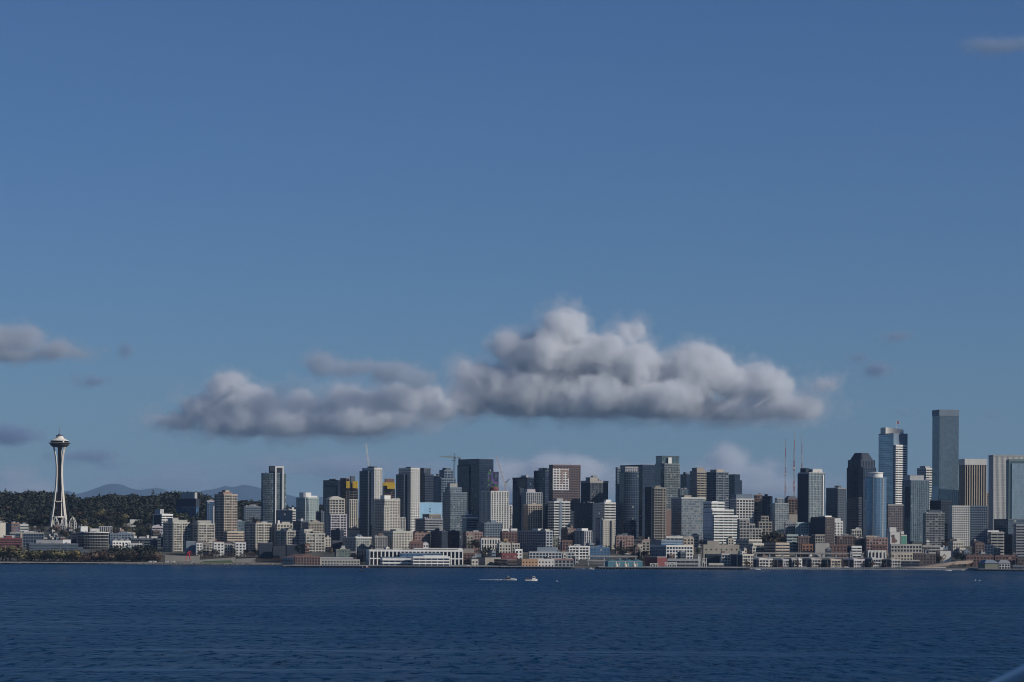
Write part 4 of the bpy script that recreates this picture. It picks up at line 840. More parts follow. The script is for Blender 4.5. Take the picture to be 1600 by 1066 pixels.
# ------------------------------------------------------------------ cranes and radio masts
def lattice(mb, a, b_, wdt, n, r=.16):
    a, b_ = Vector(a), Vector(b_); d = (b_ - a).normalized(); u = d.cross(Vector((0, 1, 0)) if abs(d.y) < .9 else Vector((1, 0, 0))).normalized(); v = d.cross(u)
    cs = [(u * x + v * y) * wdt / 2 for x, y in ((1, 1), (1, -1), (-1, -1), (-1, 1))]
    for c in cs: mb.bar(a + c, b_ + c, r)
    for i in range(n):
        p, q = a + (b_ - a) * (i / n), a + (b_ - a) * ((i + 1) / n)
        for j in range(4): mb.bar(p + cs[j], q + cs[(j + 1) % 4], r * .7, 3)
def cranes():
    yel = wm((.34, .33, .22)); grey = wm((.55, .55, .53)); dk = wm('dgrey')
    # hammerhead crane
    Y = 4960; p = P(708, 745, Y); zb = ground(p.x, Y); b0 = Vector((p.x, Y, zb)); t = thing('tower_crane', 'hammerhead tower crane with long level jib beside black monolith', 'crane', b0)
    L = lambda px, py: P(px, py, Y) - b0
    m = MB(); lattice(m, (0, 0, 0), L(710.4, 712), 2.2, 46, .28); m.build('mast', dk, t)
    m = MB(); lattice(m, L(687.5, 713.2), L(710, 714.6), 1.5, 16, .24); m.build('jib', yel, t)
    m = MB(); lattice(m, L(711, 714.8), L(719.5, 715.6), 1.5, 6, .24); m.build('counter_jib', yel, t)
    m = MB(); c = L(718, 717); m.box(c.x - 1.6, c.x + 1.6, -1, 1, c.z - 1.6, c.z + 1.4); m.build('counterweight', dk, t)
    m = MB(); c = L(710.5, 716); m.box(c.x - 1.6, c.x + 1.4, -1.8, 1.2, c.z - 1.6, c.z + 1.4); c = L(709, 720); m.box(c.x - 3, c.x + 3, -1.5, 1.5, c.z - .5, c.z + .5); m.build('cab', dk, t)
    m = MB(); m.bar(L(710.4, 712), L(710.4, 708.6), .4); m.bar(L(710.4, 708.8), L(697, 713.4), .12, 3); m.bar(L(710.4, 708.8), L(718, 714.6), .12, 3); m.build('peak', dk, t)
    # luffing cranes
    for (px, yb, jx, jy, bx, by, Y, colr, lab) in ((789, 757, 774.5, 711, 796, 748, 4560, (.50, .40, .37), 'pale luffing crane with steep jib behind the red-capped tower'), (576.5, 731, 571.8, 694, 579, 728, 4560, (.6, .6, .58), 'white crane jib rising above the left pale tower')):
        p = P(px, yb, Y); zb = ground(p.x, Y); b0 = Vector((p.x, Y, zb)); L = lambda x, y: P(x, y, Y) - b0
        t = thing('tower_crane', lab, 'crane', b0); cm = wm(colr)
        m = MB(); lattice(m, (0, 0, 0), L(px, yb), 2.2, 40, .26); m.build('mast', cm, t)
        m = MB(); lattice(m, L(px, yb), L(jx, jy), 1.5, 24, .24); m.build('jib', cm, t)
        m = MB(); lattice(m, L(px, yb), L(bx, by), 1.4, 5, .22); m.bar(L(px + 2, yb - 6), L(px, yb), .3); m.build('counter_jib', dk, t)
        c = L(px + 1, yb); m = MB(); m.box(c.x - 2.2, c.x + 2.2, -1.6, 1.6, c.z - 1.4, c.z + 1.4); m.build('cab', wm('offwhite'), t)
    # radio masts: red and white sections
    for px, yt, Y, lab in ((1227, 686, 6500, 'left of three red and white radio masts, thinnest'), (1240.5, 672, 6500, 'middle and tallest of three red and white radio masts'), (1252.5, 678, 6500, 'right of three red and white radio masts, behind teal tower')):
        p = P(px, 800, Y); zb = ground(p.x, Y); b0 = Vector((p.x, Y, zb)); t = thing('radio_mast', lab, 'mast', b0, 'radio masts'); h = P(px, yt, Y).z - zb
        wide = 4.2 if px == 1240.5 else 3.0
        for i in range(10):
            z0, z1 = h * i / 10, h * (i + 1) / 10; wdt = wide * (1 - .06 * i) if i < 8 else .9
            m = MB(); lattice(m, (0, 0, z0), (0, 0, z1), wdt, 7, .34 if i < 8 else .3); m.build('mast_section', wm((.34, .12, .11) if i % 2 == 0 else (.42, .42, .42)), t)
        m = MB()
        for f in (.3, .45, .62): m.box(-wide * .8, wide * .8, -wide * .6, wide * .6, h * f, h * f + 3)
        m.build('antenna_drum', wm('offwhite'), t)
# ------------------------------------------------------------------ piers, roadways, waterfront rows
DECK = 2.6
def pier(name, label, x0, x1, Yf, Yb, top='stone'):
    a, c = P(x0, 886, Yf), P(x1, 886, Yf); o = Vector((a.x, Yf, 0)); t = thing(name, label, 'pier', o); w = c.x - a.x
    m = MB(); m.box(0, w, 0, Yb - Yf, 1.7, DECK); m.build('deck', wm(top), t)
    m = MB(); m.box(-.15, w + .15, -.25, 0.2, 2.0, DECK + .35); m.build('edge_beam', wm('grey'), t)
    n = int(w / 4.2); pm = MB(); pm.tube([(0, 0, -4), (0, 0, 1.75)], [.32, .32], 6, cap=False); me = None
    mm = MB()
    for r_ in range(3):
        for i in range(n + 1):
            x = i * w / n; y = .6 + r_ * 9
            mm.tube([(x, y, -4), (x, y, 1.75)], [.36, .36], 6, cap=False)
    mm.build('pilings', wm((.16, .13, .10)), t, kind='stuff')
    rl = MB()
    for i in range(int(w / 3) + 1): rl.box(i * 3 - .05, i * 3 + .05, -.05, .05, DECK, DECK + 1.1)
    rl.box(-.05, w, -.06, .06, DECK + 1.1, DECK + 1.18); rl.build('railing', wm('lgrey'), t, kind='stuff')
    return t
def piers():
    pier('timber_pier', 'long timber pier under the red gabled and cream sheds', 442, 566, 3742, 3870)
    pier('concrete_pier', 'concrete pier in front of the white arcade terminal', 567, 735, 3752, 3870)
    pier('warehouse_pier', 'pier under the orange, white and grey shed', 783, 898, 3738, 3850)
    pier('teal_pier', 'short pier under the teal shed', 936, 1008, 3742, 3850)
    pier('aquarium_pier', 'wide grey pier right of the teal shed, busy with posts', 1009, 1172, 3740, 3830)
    pier('pavilion_pier', 'pier under the green-grey pavilion at right', 1530, 1625, 3730, 3830)
    pier('float_pier', 'low dock between concrete and warehouse piers', 736, 782, 3760, 3860)
    Z = dict(z0=DECK + .01, ph=False)
    b('pier_shed', 'cream pier shed with long red gabled front', 458, 459, 501, 873, 3762, dict(fh=5, bw=4, bf=.4, pf=.35, bd=.15, pd=.25), 'cream', 'dark', gable=(5, 'brick'), gables=1, tiers=[(.03, .97, -.03, -.005, 870, 'loft', 'brick', 'dark')], depth=50, **Z)
    b('pier_shed', 'low cream pier shed with two rows of windows', 501.5, 502, 562, 875, 3764, dict(fh=4.4, bw=4, bf=.45, pf=.35, bd=.2, pd=.3), 'stone', 'dark', tiers=[(.0, .85, .25, .9, 872, 'ribbon', 'lgrey', 'dark')], depth=45, **Z)
    b('white_tip_shed', 'small white shed with pointed roof at the left pier end', 452, 452, 457.5, 877, 3765, 'blank', 'white', gable=(5, 'white'), depth=12, **Z)
    b('tent_row', 'low white canopy row at the left pier edge', 458, 458, 475, 883, 3750, 'blank', 'offwhite', depth=8, **Z)
    b('arcade_terminal', 'long white terminal with tall dark bays and arched parapet', 577, 577.5, 723, 860, 3855, 'arcade', 'white', 'black', depth=40, ph=False, tiers=[(.48, .985, .02, .5, 857, 'ribbon', 'offwhite', 'dark'), (.95, 1.0, .0, .5, 856.5, 'blank', 'white')], cap=(1.2, 'white'))
    b('terrace_terminal', 'white ship-like terraced hall left of the stepped white decks', 598, 598.5, 645, 873.5, 3792, 'deck', 'white', 'navy', depth=30, tiers=[(-.01, .8, .2, .9, 870.5, 'blank', 'bgrey')], **Z)
    b('terrace_terminal', 'white ship-like stepped decks at the right of the terraced hall', 646, 646.5, 702, 870.5, 3790, 'deck', 'white', 'navy', depth=30, tiers=[(.30, .95, .1, .9, 868, 'blank', 'white')], **Z)
    b('glass_link', 'blue glass link hall between arcade and terraced decks', 625, 625, 690, 865, 3830, 'curtain', 'bgrey', 'blue', depth=14, **Z)
    b('warehouse_shed', 'dark brown left section of the long pier shed', 790, 793, 814, 875.5, 3752, 'ribbon', 'umber', 'dark', depth=60, roof='proof', **Z)
    b('warehouse_shed', 'orange section of the long pier shed', 815, 815.3, 840, 874.5, 3750, dict(fh=4, bw=4, bf=.6, pf=.6, bd=.12, pd=.18), 'orange', 'dark', depth=60, **Z)
    b('warehouse_shed', 'white section of the long pier shed with small windows', 840.5, 840.6, 866, 874.5, 3750, dict(fh=4, bw=4, bf=.55, pf=.55, bd=.12, pd=.18), 'offwhite', 'dark', depth=60, **Z)
    b('warehouse_shed', 'grey section of the long pier shed with arched openings', 866.5, 866.6, 896, 874.5, 3750, dict(fh=5.5, bw=5.4, bf=.35, pf=.35, bd=.15, pd=.2), 'grey', 'dark', depth=60, cap=(1, 'salmon'), **Z)
    b('teal_shed', 'teal pier shed with three pitched roofs', 945, 950, 1004, 878, 3758, 'blank', 'teal', gable=(2.2, 'teal'), gables=4, **Z)
    b('pier_pavilion', 'green-grey pier pavilion with dark shingle roof', 1538, 1539, 1559, 881, 3752, 'blank', 'olive', hip=(5, .8, .5, 'bgrey'), depth=30, **Z)
    b('pier_pavilion', 'white timber-framed pier pavilion beside the green-grey one', 1560, 1560.5, 1578, 881, 3752, 'loft', 'offwhite', 'dark', hip=(5, .8, .5, 'grey'), depth=30, **Z)
    b('pier_hut', 'low dark pier hut at the right edge', 1582, 1583, 1612, 884, 3752, 'ribbon', 'dgrey', 'dark', depth=20, **Z)
    # apartment blocks along the quay under the roadway
    q = [(1178, 1186, 1206, 874, 'offwhite', 'first quay block right of the cream condominium, white roofed'), (1206, 1223, 1231, 875, 'lgrey', 'second quay block under the roadway, mostly shaded'),
         (1232, 1237, 1246, 874, 'stone', 'third quay block under the roadway, pale ribbed front'), (1247, 1248, 1252, 874, 'white', 'narrow white quay block, fourth under the roadway'), (1252.5, 1268, 1282, 874, 'stone', 'fifth quay block, wide with shaded left half'),
         (1283, 1298, 1313, 875, 'tan', 'sixth quay block with stacked tan balconies'), (1318, 1334, 1350, 875, 'lilac', 'seventh quay block, pale, right of the tall quay pole'), (1352, 1363, 1376, 873, 'lgrey', 'eighth quay block with pale grey front'), (1377, 1393, 1406, 875, 'stone', 'ninth quay block, left of the curved overlook')]
    for xl, xc, xr, yt, col, lab in q:
        b('quay_block', lab, xl, xc, xr, yt, 3815, 'balc', col, 'dark', lstrips=[(0, 1, 0, .97, 'navy')], roof='proof', tiers=[(.1, .6, .2, .8, yt - 2, 'blank')], ph=False, group='blocks along the quay')  # shade of each left face laid on as a navy sheet
def roadway(label, x0, x1, yt, Y, Y2):
    a, c = P(x0, yt, Y), P(x1, yt, Y2); z = a.z; o = Vector((a.x, a.y, 0)); t = thing('elevated_roadway', label, 'viaduct', o)
    d = Vector((c.x - a.x, c.y - a.y)); Ln = d.length; d /= Ln; n = Vector((-d.y, d.x)); W_ = 12
    def poly(s0, s1, n0, n1): return [tuple(d * s0 + n * n0), tuple(d * s1 + n * n0), tuple(d * s1 + n * n1), tuple(d * s0 + n * n1)]
    claim([(o.x + p[0], o.y + p[1]) for p in poly(0, Ln, -1, W_ + 1)])
    for zz, nm in ((z, 'upper_deck'), (z - 6.0, 'lower_deck')):
        m = MB(); m.prism(poly(0, Ln, 0, W_), zz - 1.5, zz - .3); m.build(nm, wm('lgrey'), t)
        m = MB(); m.prism(poly(0, Ln, -.3, .05), zz - .9, zz + .7); m.prism(poly(0, Ln, W_ - .05, W_ + .3), zz - .9, zz + .7); m.build('barrier', wm('stone'), t)
    cm = MB(); cm.box(-.8, .8, -.8, .8, 0, z - 1.4)
    me = cm.mesh('column', wm('lgrey'))
    k = max(2, int(Ln / 17))
    for i in range(k + 1):
        for nn in (1.2, W_ - 1.2):
            p = d * (Ln * (i + .1) / (k + .2)) + n * nn; ob = bpy.data.objects.new('column', me); COL.objects.link(ob); ob.parent = t; ob.location = (p.x, p.y, 0)
def roads():
    roadway('double-deck concrete roadway on columns behind the quay blocks', 1180, 1350, 864, 3925, 3925)
    roadway('dark elevated roadway behind the teal pier shed', 917, 996, 869, 3868, 3868)
def quay():
    # sea wall along the right half, with pale openings
    a, c = P(1172, 886, 3788), P(1720, 886, 3774)
    t = thing('sea_wall', 'long concrete sea wall with pale openings along the right shore', 'sea wall', (a.x, 3786, 0))
    m = MB(); m.box(0, c.x - a.x, 0, 40, -5, 2.4); m.build('wall', wm('grey'), t)
    m = MB(); m.box(0, c.x - a.x, -.5, 1.2, 2.4, 3.1); m.build('coping', wm('stone'), t)
    pm = MB(); pm.box(-.7, .7, -.35, 0, .6, 1.7); me = pm.mesh('wall_block', wm('offwhite'))
    n = int((c.x - a.x) / 3.6)
    for i in range(n):
        if (i // 3) % 4 == 3: continue
        ob = bpy.data.objects.new('wall_block', me); COL.objects.link(ob); ob.parent = t; ob.location = (1.5 + i * 3.6, 0, 0)
    # left shore: rock revetment, path, park walls, grass
    m = MB(); r = random.Random(3)
    for i in range(900):
        px = -30 + 470 * r.random(); X = (px - CX) / F * 4060; Y = shore_y(X) - 4 + 6 * r.random(); s_ = .5 + r.random() * .9; z = max(-.3, (Y - shore_y(X) + 3) * .35)
        p = [(X + s_ * math.cos(q + r.random() * .5), Y + s_ * math.sin(q + r.random() * .5)) for q in (0, 1.2, 2.5, 3.8, 5.0)]
        m.prism(p, z - 1, z + s_ * (.5 + .5 * r.random()))
    o = m.build('shore_rocks', wm((.17, .16, .14)), kind='stuff'); o['label'] = 'grey rock revetment along the left shore'; o['category'] = 'rocks'
    a, c = P(-40, 885, 4078), P(440, 885, 4078)
    m = MB(); m.box(a.x, c.x, 4074, 4081, 1.4, 2.75); struct(m.build('shore_path', wm((.36, .34, .30))))
    # sculpture-park retaining walls
    for lab, x0, x1, ya, yb, Y in (('long pale retaining wall rising right, above the shore grass', 297, 368, 876, 871, 4105), ('second pale retaining wall right of the red sculpture wall', 369, 400, 873.5, 872, 4112), ('upper brown park wall left of the red sculpture', 258, 312, 868, 869, 4150)):
        p0, p1 = P(x0, ya, Y), P(x1, yb, Y); t = thing('retaining_wall', lab, 'wall', (p0.x, Y, 0)); m = MB(); L_ = p1.x - p0.x; n = 9
        for i in range(n):
            xa, xb = L_ * i / n, L_ * (i + .965) / n; za = p0.z + (p1.z - p0.z) * i / n; zb = p0.z + (p1.z - p0.z) * (i + 1) / n
            mm = MB(); mm.v += [(xa, 0, 0), (xb, 0, 0), (xb, 1.2, 0), (xa, 1.2, 0), (xa, 0, za), (xb, 0, zb), (xb, 1.2, zb), (xa, 1.2, za)]
            mm.f += [(0, 1, 5, 4), (1, 2, 6, 5), (2, 3, 7, 6), (3, 0, 4, 7), (4, 5, 6, 7)]; mm.t += [0] * 5
            mm.build('wall_panel', wm((.34, .32, .28)), t)
    p = P(330, 878, 4092); m = MB(); m.v += [(-40, 4083, 2.7), (-40, 4083, 2.7)]; m = MB()
    xa, xb = P(312, 880, 4085).x, P(365, 880, 4085).x
    m.quad((xa, 4083, 2.9), (xb, 4083, 2.9), (xb - 5, 4100, 6.2), (xa + 5, 4100, 5.0)); g = m.build('lawn', wm((.045, .085, .03))); g['kind'] = 'structure'
    # red arching sculpture
    p = P(294, 870, 4120); t = thing('red_sculpture', 'small red steel arch sculpture in the shore park', 'sculpture', (p.x, 4120, ground(p.x, 4120)))
    z0 = P(294, 862, 4120).z - ground(p.x, 4120)
    for sgn, tip in ((-1, -3.4), (1, 3.0)):
        m = MB(); m.tube([(tip, sgn, 0), (tip * .75, sgn * .6, z0 * .5), (tip * .2, 0, z0 * .92), (1.5, 0, z0)], [.3, .8, .9, .4], 6); m.build('arch_leg', wm((.55, .04, .04)), t)
    m = MB(); m.tube([(0, 0, z0 * .9), (3, .5, z0 * 1.02), (4.4, .8, z0 * .7)], [.8, .7, .2], 6); m.build('wing_plate', wm((.55, .04, .04)), t)
    # curved concrete overlook walk at right
    for lab, x0, x1, y0, y1, Y, colr in (('curved beige concrete overlook ramp sweeping up at right', 1415, 1520, 890, 876, 3826, (.42, .33, .25)), ('lower pale curved terrace at the foot of the overlook ramp', 1385, 1478, 891, 886.5, 3800, (.45, .40, .33))):
        p0 = P(x0, 890, Y); t = thing('overlook_ramp', lab, 'ramp', (p0.x, Y, 2.4)); w = P(x1, 890, Y).x - p0.x; m = MB(); n = 24
        zt = P(x1, y1, Y).z - 2.4; zb_ = max(.6, P(x0, y0, Y).z - 2.4)
        pts = []
        for i in range(n + 1):
            f = i / n; e = 3 * f * f - 2 * f ** 3; pts.append((w * f, -5 * math.sin(math.pi * f), zb_ + (zt - zb_) * e))
        for i in range(n):
            a, c = pts[i], pts[i + 1]; ta, tc_ = a[2] - 1.6 - 3 * i / n, c[2] - 1.6 - 3 * (i + 1) / n
            m.quad((a[0], a[1], max(0, ta)), (c[0], c[1], max(0, tc_)), (c[0], c[1], c[2]), (a[0], a[1], a[2])); m.quad((a[0], a[1], a[2]), (c[0], c[1], c[2]), (c[0], c[1] + 12, c[2]), (a[0], a[1] + 12, a[2]))
            m.quad((c[0], c[1] + 12, max(0, tc_)), (a[0], a[1] + 12, max(0, ta)), (a[0], a[1] + 12, a[2]), (c[0], c[1] + 12, c[2])); m.quad((a[0], a[1] + 12, max(0, ta)), (c[0], c[1] + 12, max(0, tc_)), (c[0], c[1], max(0, tc_)), (a[0], a[1], max(0, ta)))
        m.build('ramp_shell', wm(colr), t, smooth=True)
        for i in range(4):
            k = 6 + i * 5; s_ = MB(); s_.box(pts[k][0] - .6, pts[k][0] + .6, pts[k][1] + 5, pts[k][1] + 6.2, -1, pts[k][2] - .3); s_.build('support', wm('grey'), t)
        rl = MB()
        for i in range(n): rl.bar((pts[i][0], pts[i][1] + .2, pts[i][2] + 1.1), (pts[i + 1][0], pts[i + 1][1] + .2, pts[i + 1][2] + 1.1), .07); rl.bar((pts[i][0], pts[i][1] + .2, pts[i][2]), (pts[i][0], pts[i][1] + .2, pts[i][2] + 1.1), .06)
        rl.build('railing', wm('lgrey'), t, kind='stuff')
    # three white conical booths on the teal pier, loading frames on the aquarium pier, quay pole
    for i, (px, lab) in enumerate(((963, 'left white funnel-topped booth on the teal pier'), (977, 'middle white funnel-topped booth on the teal pier'), (991, 'right white funnel-topped booth on the teal pier'))):
        p = P(px, 886, 3747); t = thing('pier_booth', lab, 'booth', (p.x, 3749, DECK), 'white booths on the teal pier')
        m = MB(); m.lathe([(2.3, 0), (2.4, 3.2), (2.0, 3.6), (1.0, 4.6)], 12); m.build('tank', wm('cream'), t)
        m = MB(); m.lathe([(.5, 4.6), (.45, 6.4), (.8, 6.6), (.3, 7.4)], 8); m.build('funnel', wm('offwhite'), t)
        m = MB(); m.box(2.6, 4.2, -.8, .8, 0, 3.2); m.lathe([(1.1, 3.2), (1.0, 4.4), (.2, 5.2)], 8, 3.4, 0); m.build('side_hopper', wm('cream'), t)
    for px, wd, hh, lab in ((1022, 10, 4.5, 'white truss frame at left on the aquarium pier'), (1048, 15, 6, 'white zigzag truss canopy in the middle of the aquarium pier'), (1093, 3.5, 16, 'white gantry post with lamp arms on the aquarium pier'), (1101, 5, 11, 'short white gantry with boxes right of the tall post')):
        p = P(px, 886, 3755); t = thing('pier_gantry', lab, 'gantry', (p.x, 3756, DECK)); m = MB(); n = max(2, int(wd / 3)); 
        for i in range(n + 1): m.bar((-wd / 2 + wd * i / n, 0, 0), (-wd / 2 + wd * i / n, 0, hh), .28); m.bar((-wd / 2 + wd * i / n, 5, 0), (-wd / 2 + wd * i / n, 5, hh), .28)
        m.build('post', wm('offwhite'), t)
        m = MB(); m.box(-wd / 2 - .4, wd / 2 + .4, -.4, 5.4, hh, hh + .5)
        for i in range(n): m.bar((-wd / 2 + wd * i / n, 0, hh * (.3 if i % 2 else .95)), (-wd / 2 + wd * (i + 1) / n, 0, hh * (.95 if i % 2 else .3)), .25)
        m.build('truss', wm('white'), t)
    for i in range(26):
        px = 1176 + i * 16.5; p = P(px, 888, 3794); t = thing('street_lamp', 'slim lamp post on the quay promenade', 'street lamp', (p.x, 3791, 2.4), 'lamps along the quay')
        m = MB(); m.tube([(0, 0, 0), (0, 0, 7.5)], [.16, .1], 6); m.build('post', wm('dgrey'), t); m = MB(); m.box(-.9, .9, -.15, .15, 7.4, 7.65); m.build('lamp_head', wm('lgrey'), t)
    p = P(1316.5, 888, 3795); t = thing('quay_pole', 'tall dark pole on the quay between two quay blocks', 'pole', (p.x, 3792, 2.4)); zt = P(1316.5, 858, 3795).z - 2.4
    m = MB(); m.tube([(0, 0, 0), (0, 0, zt)], [.5, .28], 8); m.build('shaft', wm('brown'), t); m = MB(); m.box(-1, 1, -.3, .3, zt - 1.4, zt - .6); m.build('crossarm', wm('dgrey'), t)
    p = P(980, 867, 3890); t = thing('oval_canopy', 'white oval canopy roof behind the teal pier shed', 'canopy', (p.x, 3898, ground(p.x, 3898))); zt = P(980, 866, 3898).z - ground(p.x, 3898)
    m = MB(); m.lathe([(1, zt - 1.2), (3.4, zt - .4), (4.4, zt), (4.2, zt + .3), (1, zt + .8)], 20); m.build('canopy', wm('white'), t); m = MB(); m.tube([(0, 0, 0), (0, 0, zt - 1)], [.5, .4], 8); m.build('post', wm('grey'), t)

# ------------------------------------------------------------------ vehicles and boats
def loft(mb, secs):
    n = len(secs[0]); base = len(mb.v)
    for s_ in secs: mb.v += [tuple(p) for p in s_]
    for i in range(len(secs) - 1):
        for k in range(n - 1): mb.f.append((base + i * n + k, base + i * n + k + 1, base + (i + 1) * n + k + 1, base + (i + 1) * n + k)); mb.t.append(0)
        mb.f.append((base + i * n + n - 1, base + i * n, base + (i + 1) * n, base + (i + 1) * n + n - 1)); mb.t.append(0)
    mb.f.append(tuple(base + k for k in range(n))); mb.t.append(0); e = base + (len(secs) - 1) * n; mb.f.append(tuple(e + k for k in reversed(range(n)))); mb.t.append(0)
def hull(L_, B, Hh, mat, t, bow=.35):
    secs = []
    for f in (0, .15, .35, .55, .72, .86, .95, 1.0):
        wv = B / 2 * (1 if f < .45 else max(.04, math.cos((f - .45) / .55 * math.pi / 2) ** .8)); sh = Hh * (1 + bow * max(0, f - .4) ** 1.5 * 2)
        x = (f - .5) * L_; xo = .06 * L_ * max(0, f - .6)
        secs.append([(x - xo, -.15 * wv, -.5), (x, -wv * .8, .1), (x + xo, -wv, sh), (x + xo, wv, sh), (x, wv * .8, .1), (x - xo, .15 * wv, -.5)])
    m = MB(); loft(m, secs); return m.build('hull', wm(mat), t)
def boats():
    Y = 2600 / 1.0
    def at(px, py): 
        u, v = (px - CX), (HZ - py); v2 = v * cr + u * sr; Yb = H * F / -v2; return Vector(((u * cr - v * sr) / F * Yb, Yb, 0))
    # motor cruiser with wake
    p = at(796, 907); sc = p.y / F; t = thing('motor_cruiser', 'small cruiser with dark cabin leaving a white wake', 'boat', p, rz=R(-4)); L_ = 24 * sc * .95
    hull(L_, L_ * .26, L_ * .085, 'offwhite', t)
    m = MB(); loft(m, [[(-.28 * L_, -.1 * L_, .09 * L_), (-.26 * L_, -.095 * L_, .2 * L_), (-.26 * L_, .095 * L_, .2 * L_), (-.28 * L_, .1 * L_, .09 * L_)], [(.10 * L_, -.1 * L_, .1 * L_), (.04 * L_, -.09 * L_, .21 * L_), (.04 * L_, .09 * L_, .21 * L_), (.10 * L_, .1 * L_, .1 * L_)]]); cb = m.build('cabin', wm('umber'), t)
    m = MB(); m.box(-.24 * L_, -.02 * L_, -.101 * L_, .101 * L_, .13 * L_, .18 * L_); m.build('cabin_window', gm('black'), cb)
    m = MB(); m.box(-.2 * L_, .0, -.07 * L_, .07 * L_, .212 * L_, .225 * L_); m.bar((-.08 * L_, 0, .22 * L_), (-.1 * L_, 0, .34 * L_), .012 * L_); m.box(-.12 * L_, -.06 * L_, -.03 * L_, .03 * L_, .25 * L_, .265 * L_); m.build('radar_arch', wm('offwhite'), t)
    m = MB(); loft(m, [[(.10 * L_, -.09 * L_, .1 * L_), (.1 * L_, 0, .135 * L_), (.1 * L_, .09 * L_, .1 * L_)], [(.42 * L_, -.02 * L_, .11 * L_), (.42 * L_, 0, .12 * L_), (.42 * L_, .02 * L_, .11 * L_)]]); m.build('foredeck', wm('white'), t)
    fm, nt, bs = new_mat('foam'); bs.inputs['Base Color'].default_value = (.5, .53, .56, 1); bs.inputs['Roughness'].default_value = .9
    nz = nt.nodes.new('ShaderNodeTexNoise'); nz.inputs['Scale'].default_value = .5; nz.inputs['Detail'].default_value = 5; tc = nt.nodes.new('ShaderNodeTexCoord'); nt.links.new(tc.outputs['Object'], nz.inputs['Vector'])
    mr = nt.nodes.new('ShaderNodeMapRange'); mr.inputs[1].default_value = .32; mr.inputs[2].default_value = .5; nt.links.new(nz.outputs[0], mr.inputs[0]); nt.links.new(mr.outputs[0], bs.inputs['Alpha'])
    w0 = at(749, 906.2); m = MB(); n = 30; r = random.Random(5)
    for i in range(n):
        f0, f1 = i / n, (i + 1) / n; a, c = p + (w0 - p) * f0, p + (w0 - p) * f1; ha, hc = (1.0 + 5 * (.3 + .7 * abs(math.sin(i * .9)))) , (1.0 + 5 * (.3 + .7 * abs(math.sin((i + 1) * .9))))
        za, zc = .25 + 1.1 * (1 - f0) ** 1.5 * (.6 + .4 * r.random()), .25 + 1.1 * (1 - f1) ** 1.5 * .8
        m.quad((a.x, a.y - ha, .05), (c.x, c.y - hc, .05), (c.x, c.y, zc), (a.x, a.y, za)); m.quad((a.x, a.y, za), (c.x, c.y, zc), (c.x, c.y + hc, .05), (a.x, a.y + ha, .05))
    wk = m.build('wake', fm, kind='stuff'); wk['label'] = 'thin white foam wake trailing left of the cruiser'; wk['category'] = 'wake'
    # fishing boat
    p = at(830, 908); sc = p.y / F; L_ = 19 * sc; t = thing('fishing_boat', 'white workboat with tall wheelhouse at its right end', 'boat', p, rz=R(3))
    hull(L_, L_ * .32, L_ * .12, 'white', t, .5)
    m = MB(); loft(m, [[(.08 * L_, -.12 * L_, .13 * L_), (.10 * L_, -.11 * L_, .36 * L_), (.10 * L_, .11 * L_, .36 * L_), (.08 * L_, .12 * L_, .13 * L_)], [(.36 * L_, -.11 * L_, .15 * L_), (.32 * L_, -.1 * L_, .37 * L_), (.32 * L_, .1 * L_, .37 * L_), (.36 * L_, .11 * L_, .15 * L_)]]); cb = m.build('wheelhouse', wm('white'), t)
    m = MB(); m.box(.12 * L_, .3 * L_, -.125 * L_, .125 * L_, .26 * L_, .32 * L_); m.build('wheelhouse_window', gm('black'), cb)
    m = MB(); m.bar((.05 * L_, 0, .1 * L_), (.05 * L_, 0, .5 * L_), .012 * L_); m.bar((.05 * L_, 0, .48 * L_), (-.3 * L_, 0, .3 * L_), .01 * L_); m.bar((-.35 * L_, 0, .1 * L_), (-.45 * L_, 0, .34 * L_), .012 * L_); m.build('mast', wm('brown'), t)
    m = MB(); 
    for i in range(5): m.box((-.4 + .09 * i) * L_, (-.34 + .09 * i) * L_, -.1 * L_, .1 * L_, .1 * L_, (.16 + .05 * (i % 3)) * L_)
    m.build('deck_gear', wm('brick'), t)
    # small craft near the timber pier, yacht at dock, buoys
    for px, py, L0, lab, colr, cab in ((566, 893, 11, 'dark small boat on the water off the timber pier', 'char', 'umber'), (574, 887.5, 9, 'red and white small boat at the end of the timber pier', 'red', 'white'), (733, 887, 14, 'white moored yacht left of the beige windowless hall', 'white', 'white'), (911, 889.5, 5, 'tiny pale dinghy right of the long pier shed', 'offwhite', 'grey'), (745, 887.2, 10, 'white launch moored in front of the beige windowless hall', 'white', 'offwhite'), (757, 887.4, 8, 'blue-hulled launch right of the white moored launch', 'blue', 'white'), (772, 887.6, 9, 'grey workboat moored left of the red brick warehouse', 'grey', 'white'), (924, 889.8, 9, 'white launch at the left end of the teal pier', 'white', 'white'), (1482, 892.4, 10, 'white launch moored at the foot of the overlook', 'white', 'offwhite'), (1505, 892.6, 9, 'dark workboat moored left of the pavilion pier', 'char', 'offwhite'), (1184, 890.6, 9, 'white launch at the right end of the aquarium pier', 'white', 'white')):
        p = at(px, py); sc = p.y / F; L_ = L0 * sc; t = thing('small_boat', lab, 'boat', p); hull(L_, L_ * .28, L_ * .1, colr, t)
        m = MB(); m.box(-.25 * L_, .12 * L_, -.09 * L_, .09 * L_, .1 * L_, .22 * L_); m.box(-.2 * L_, .05 * L_, -.07 * L_, .07 * L_, .22 * L_, .28 * L_); cb = m.build('cabin', wm(cab), t)
        m = MB(); m.box(-.2 * L_, .08 * L_, -.092 * L_, .092 * L_, .15 * L_, .2 * L_); m.build('cabin_window', gm('black'), cb)
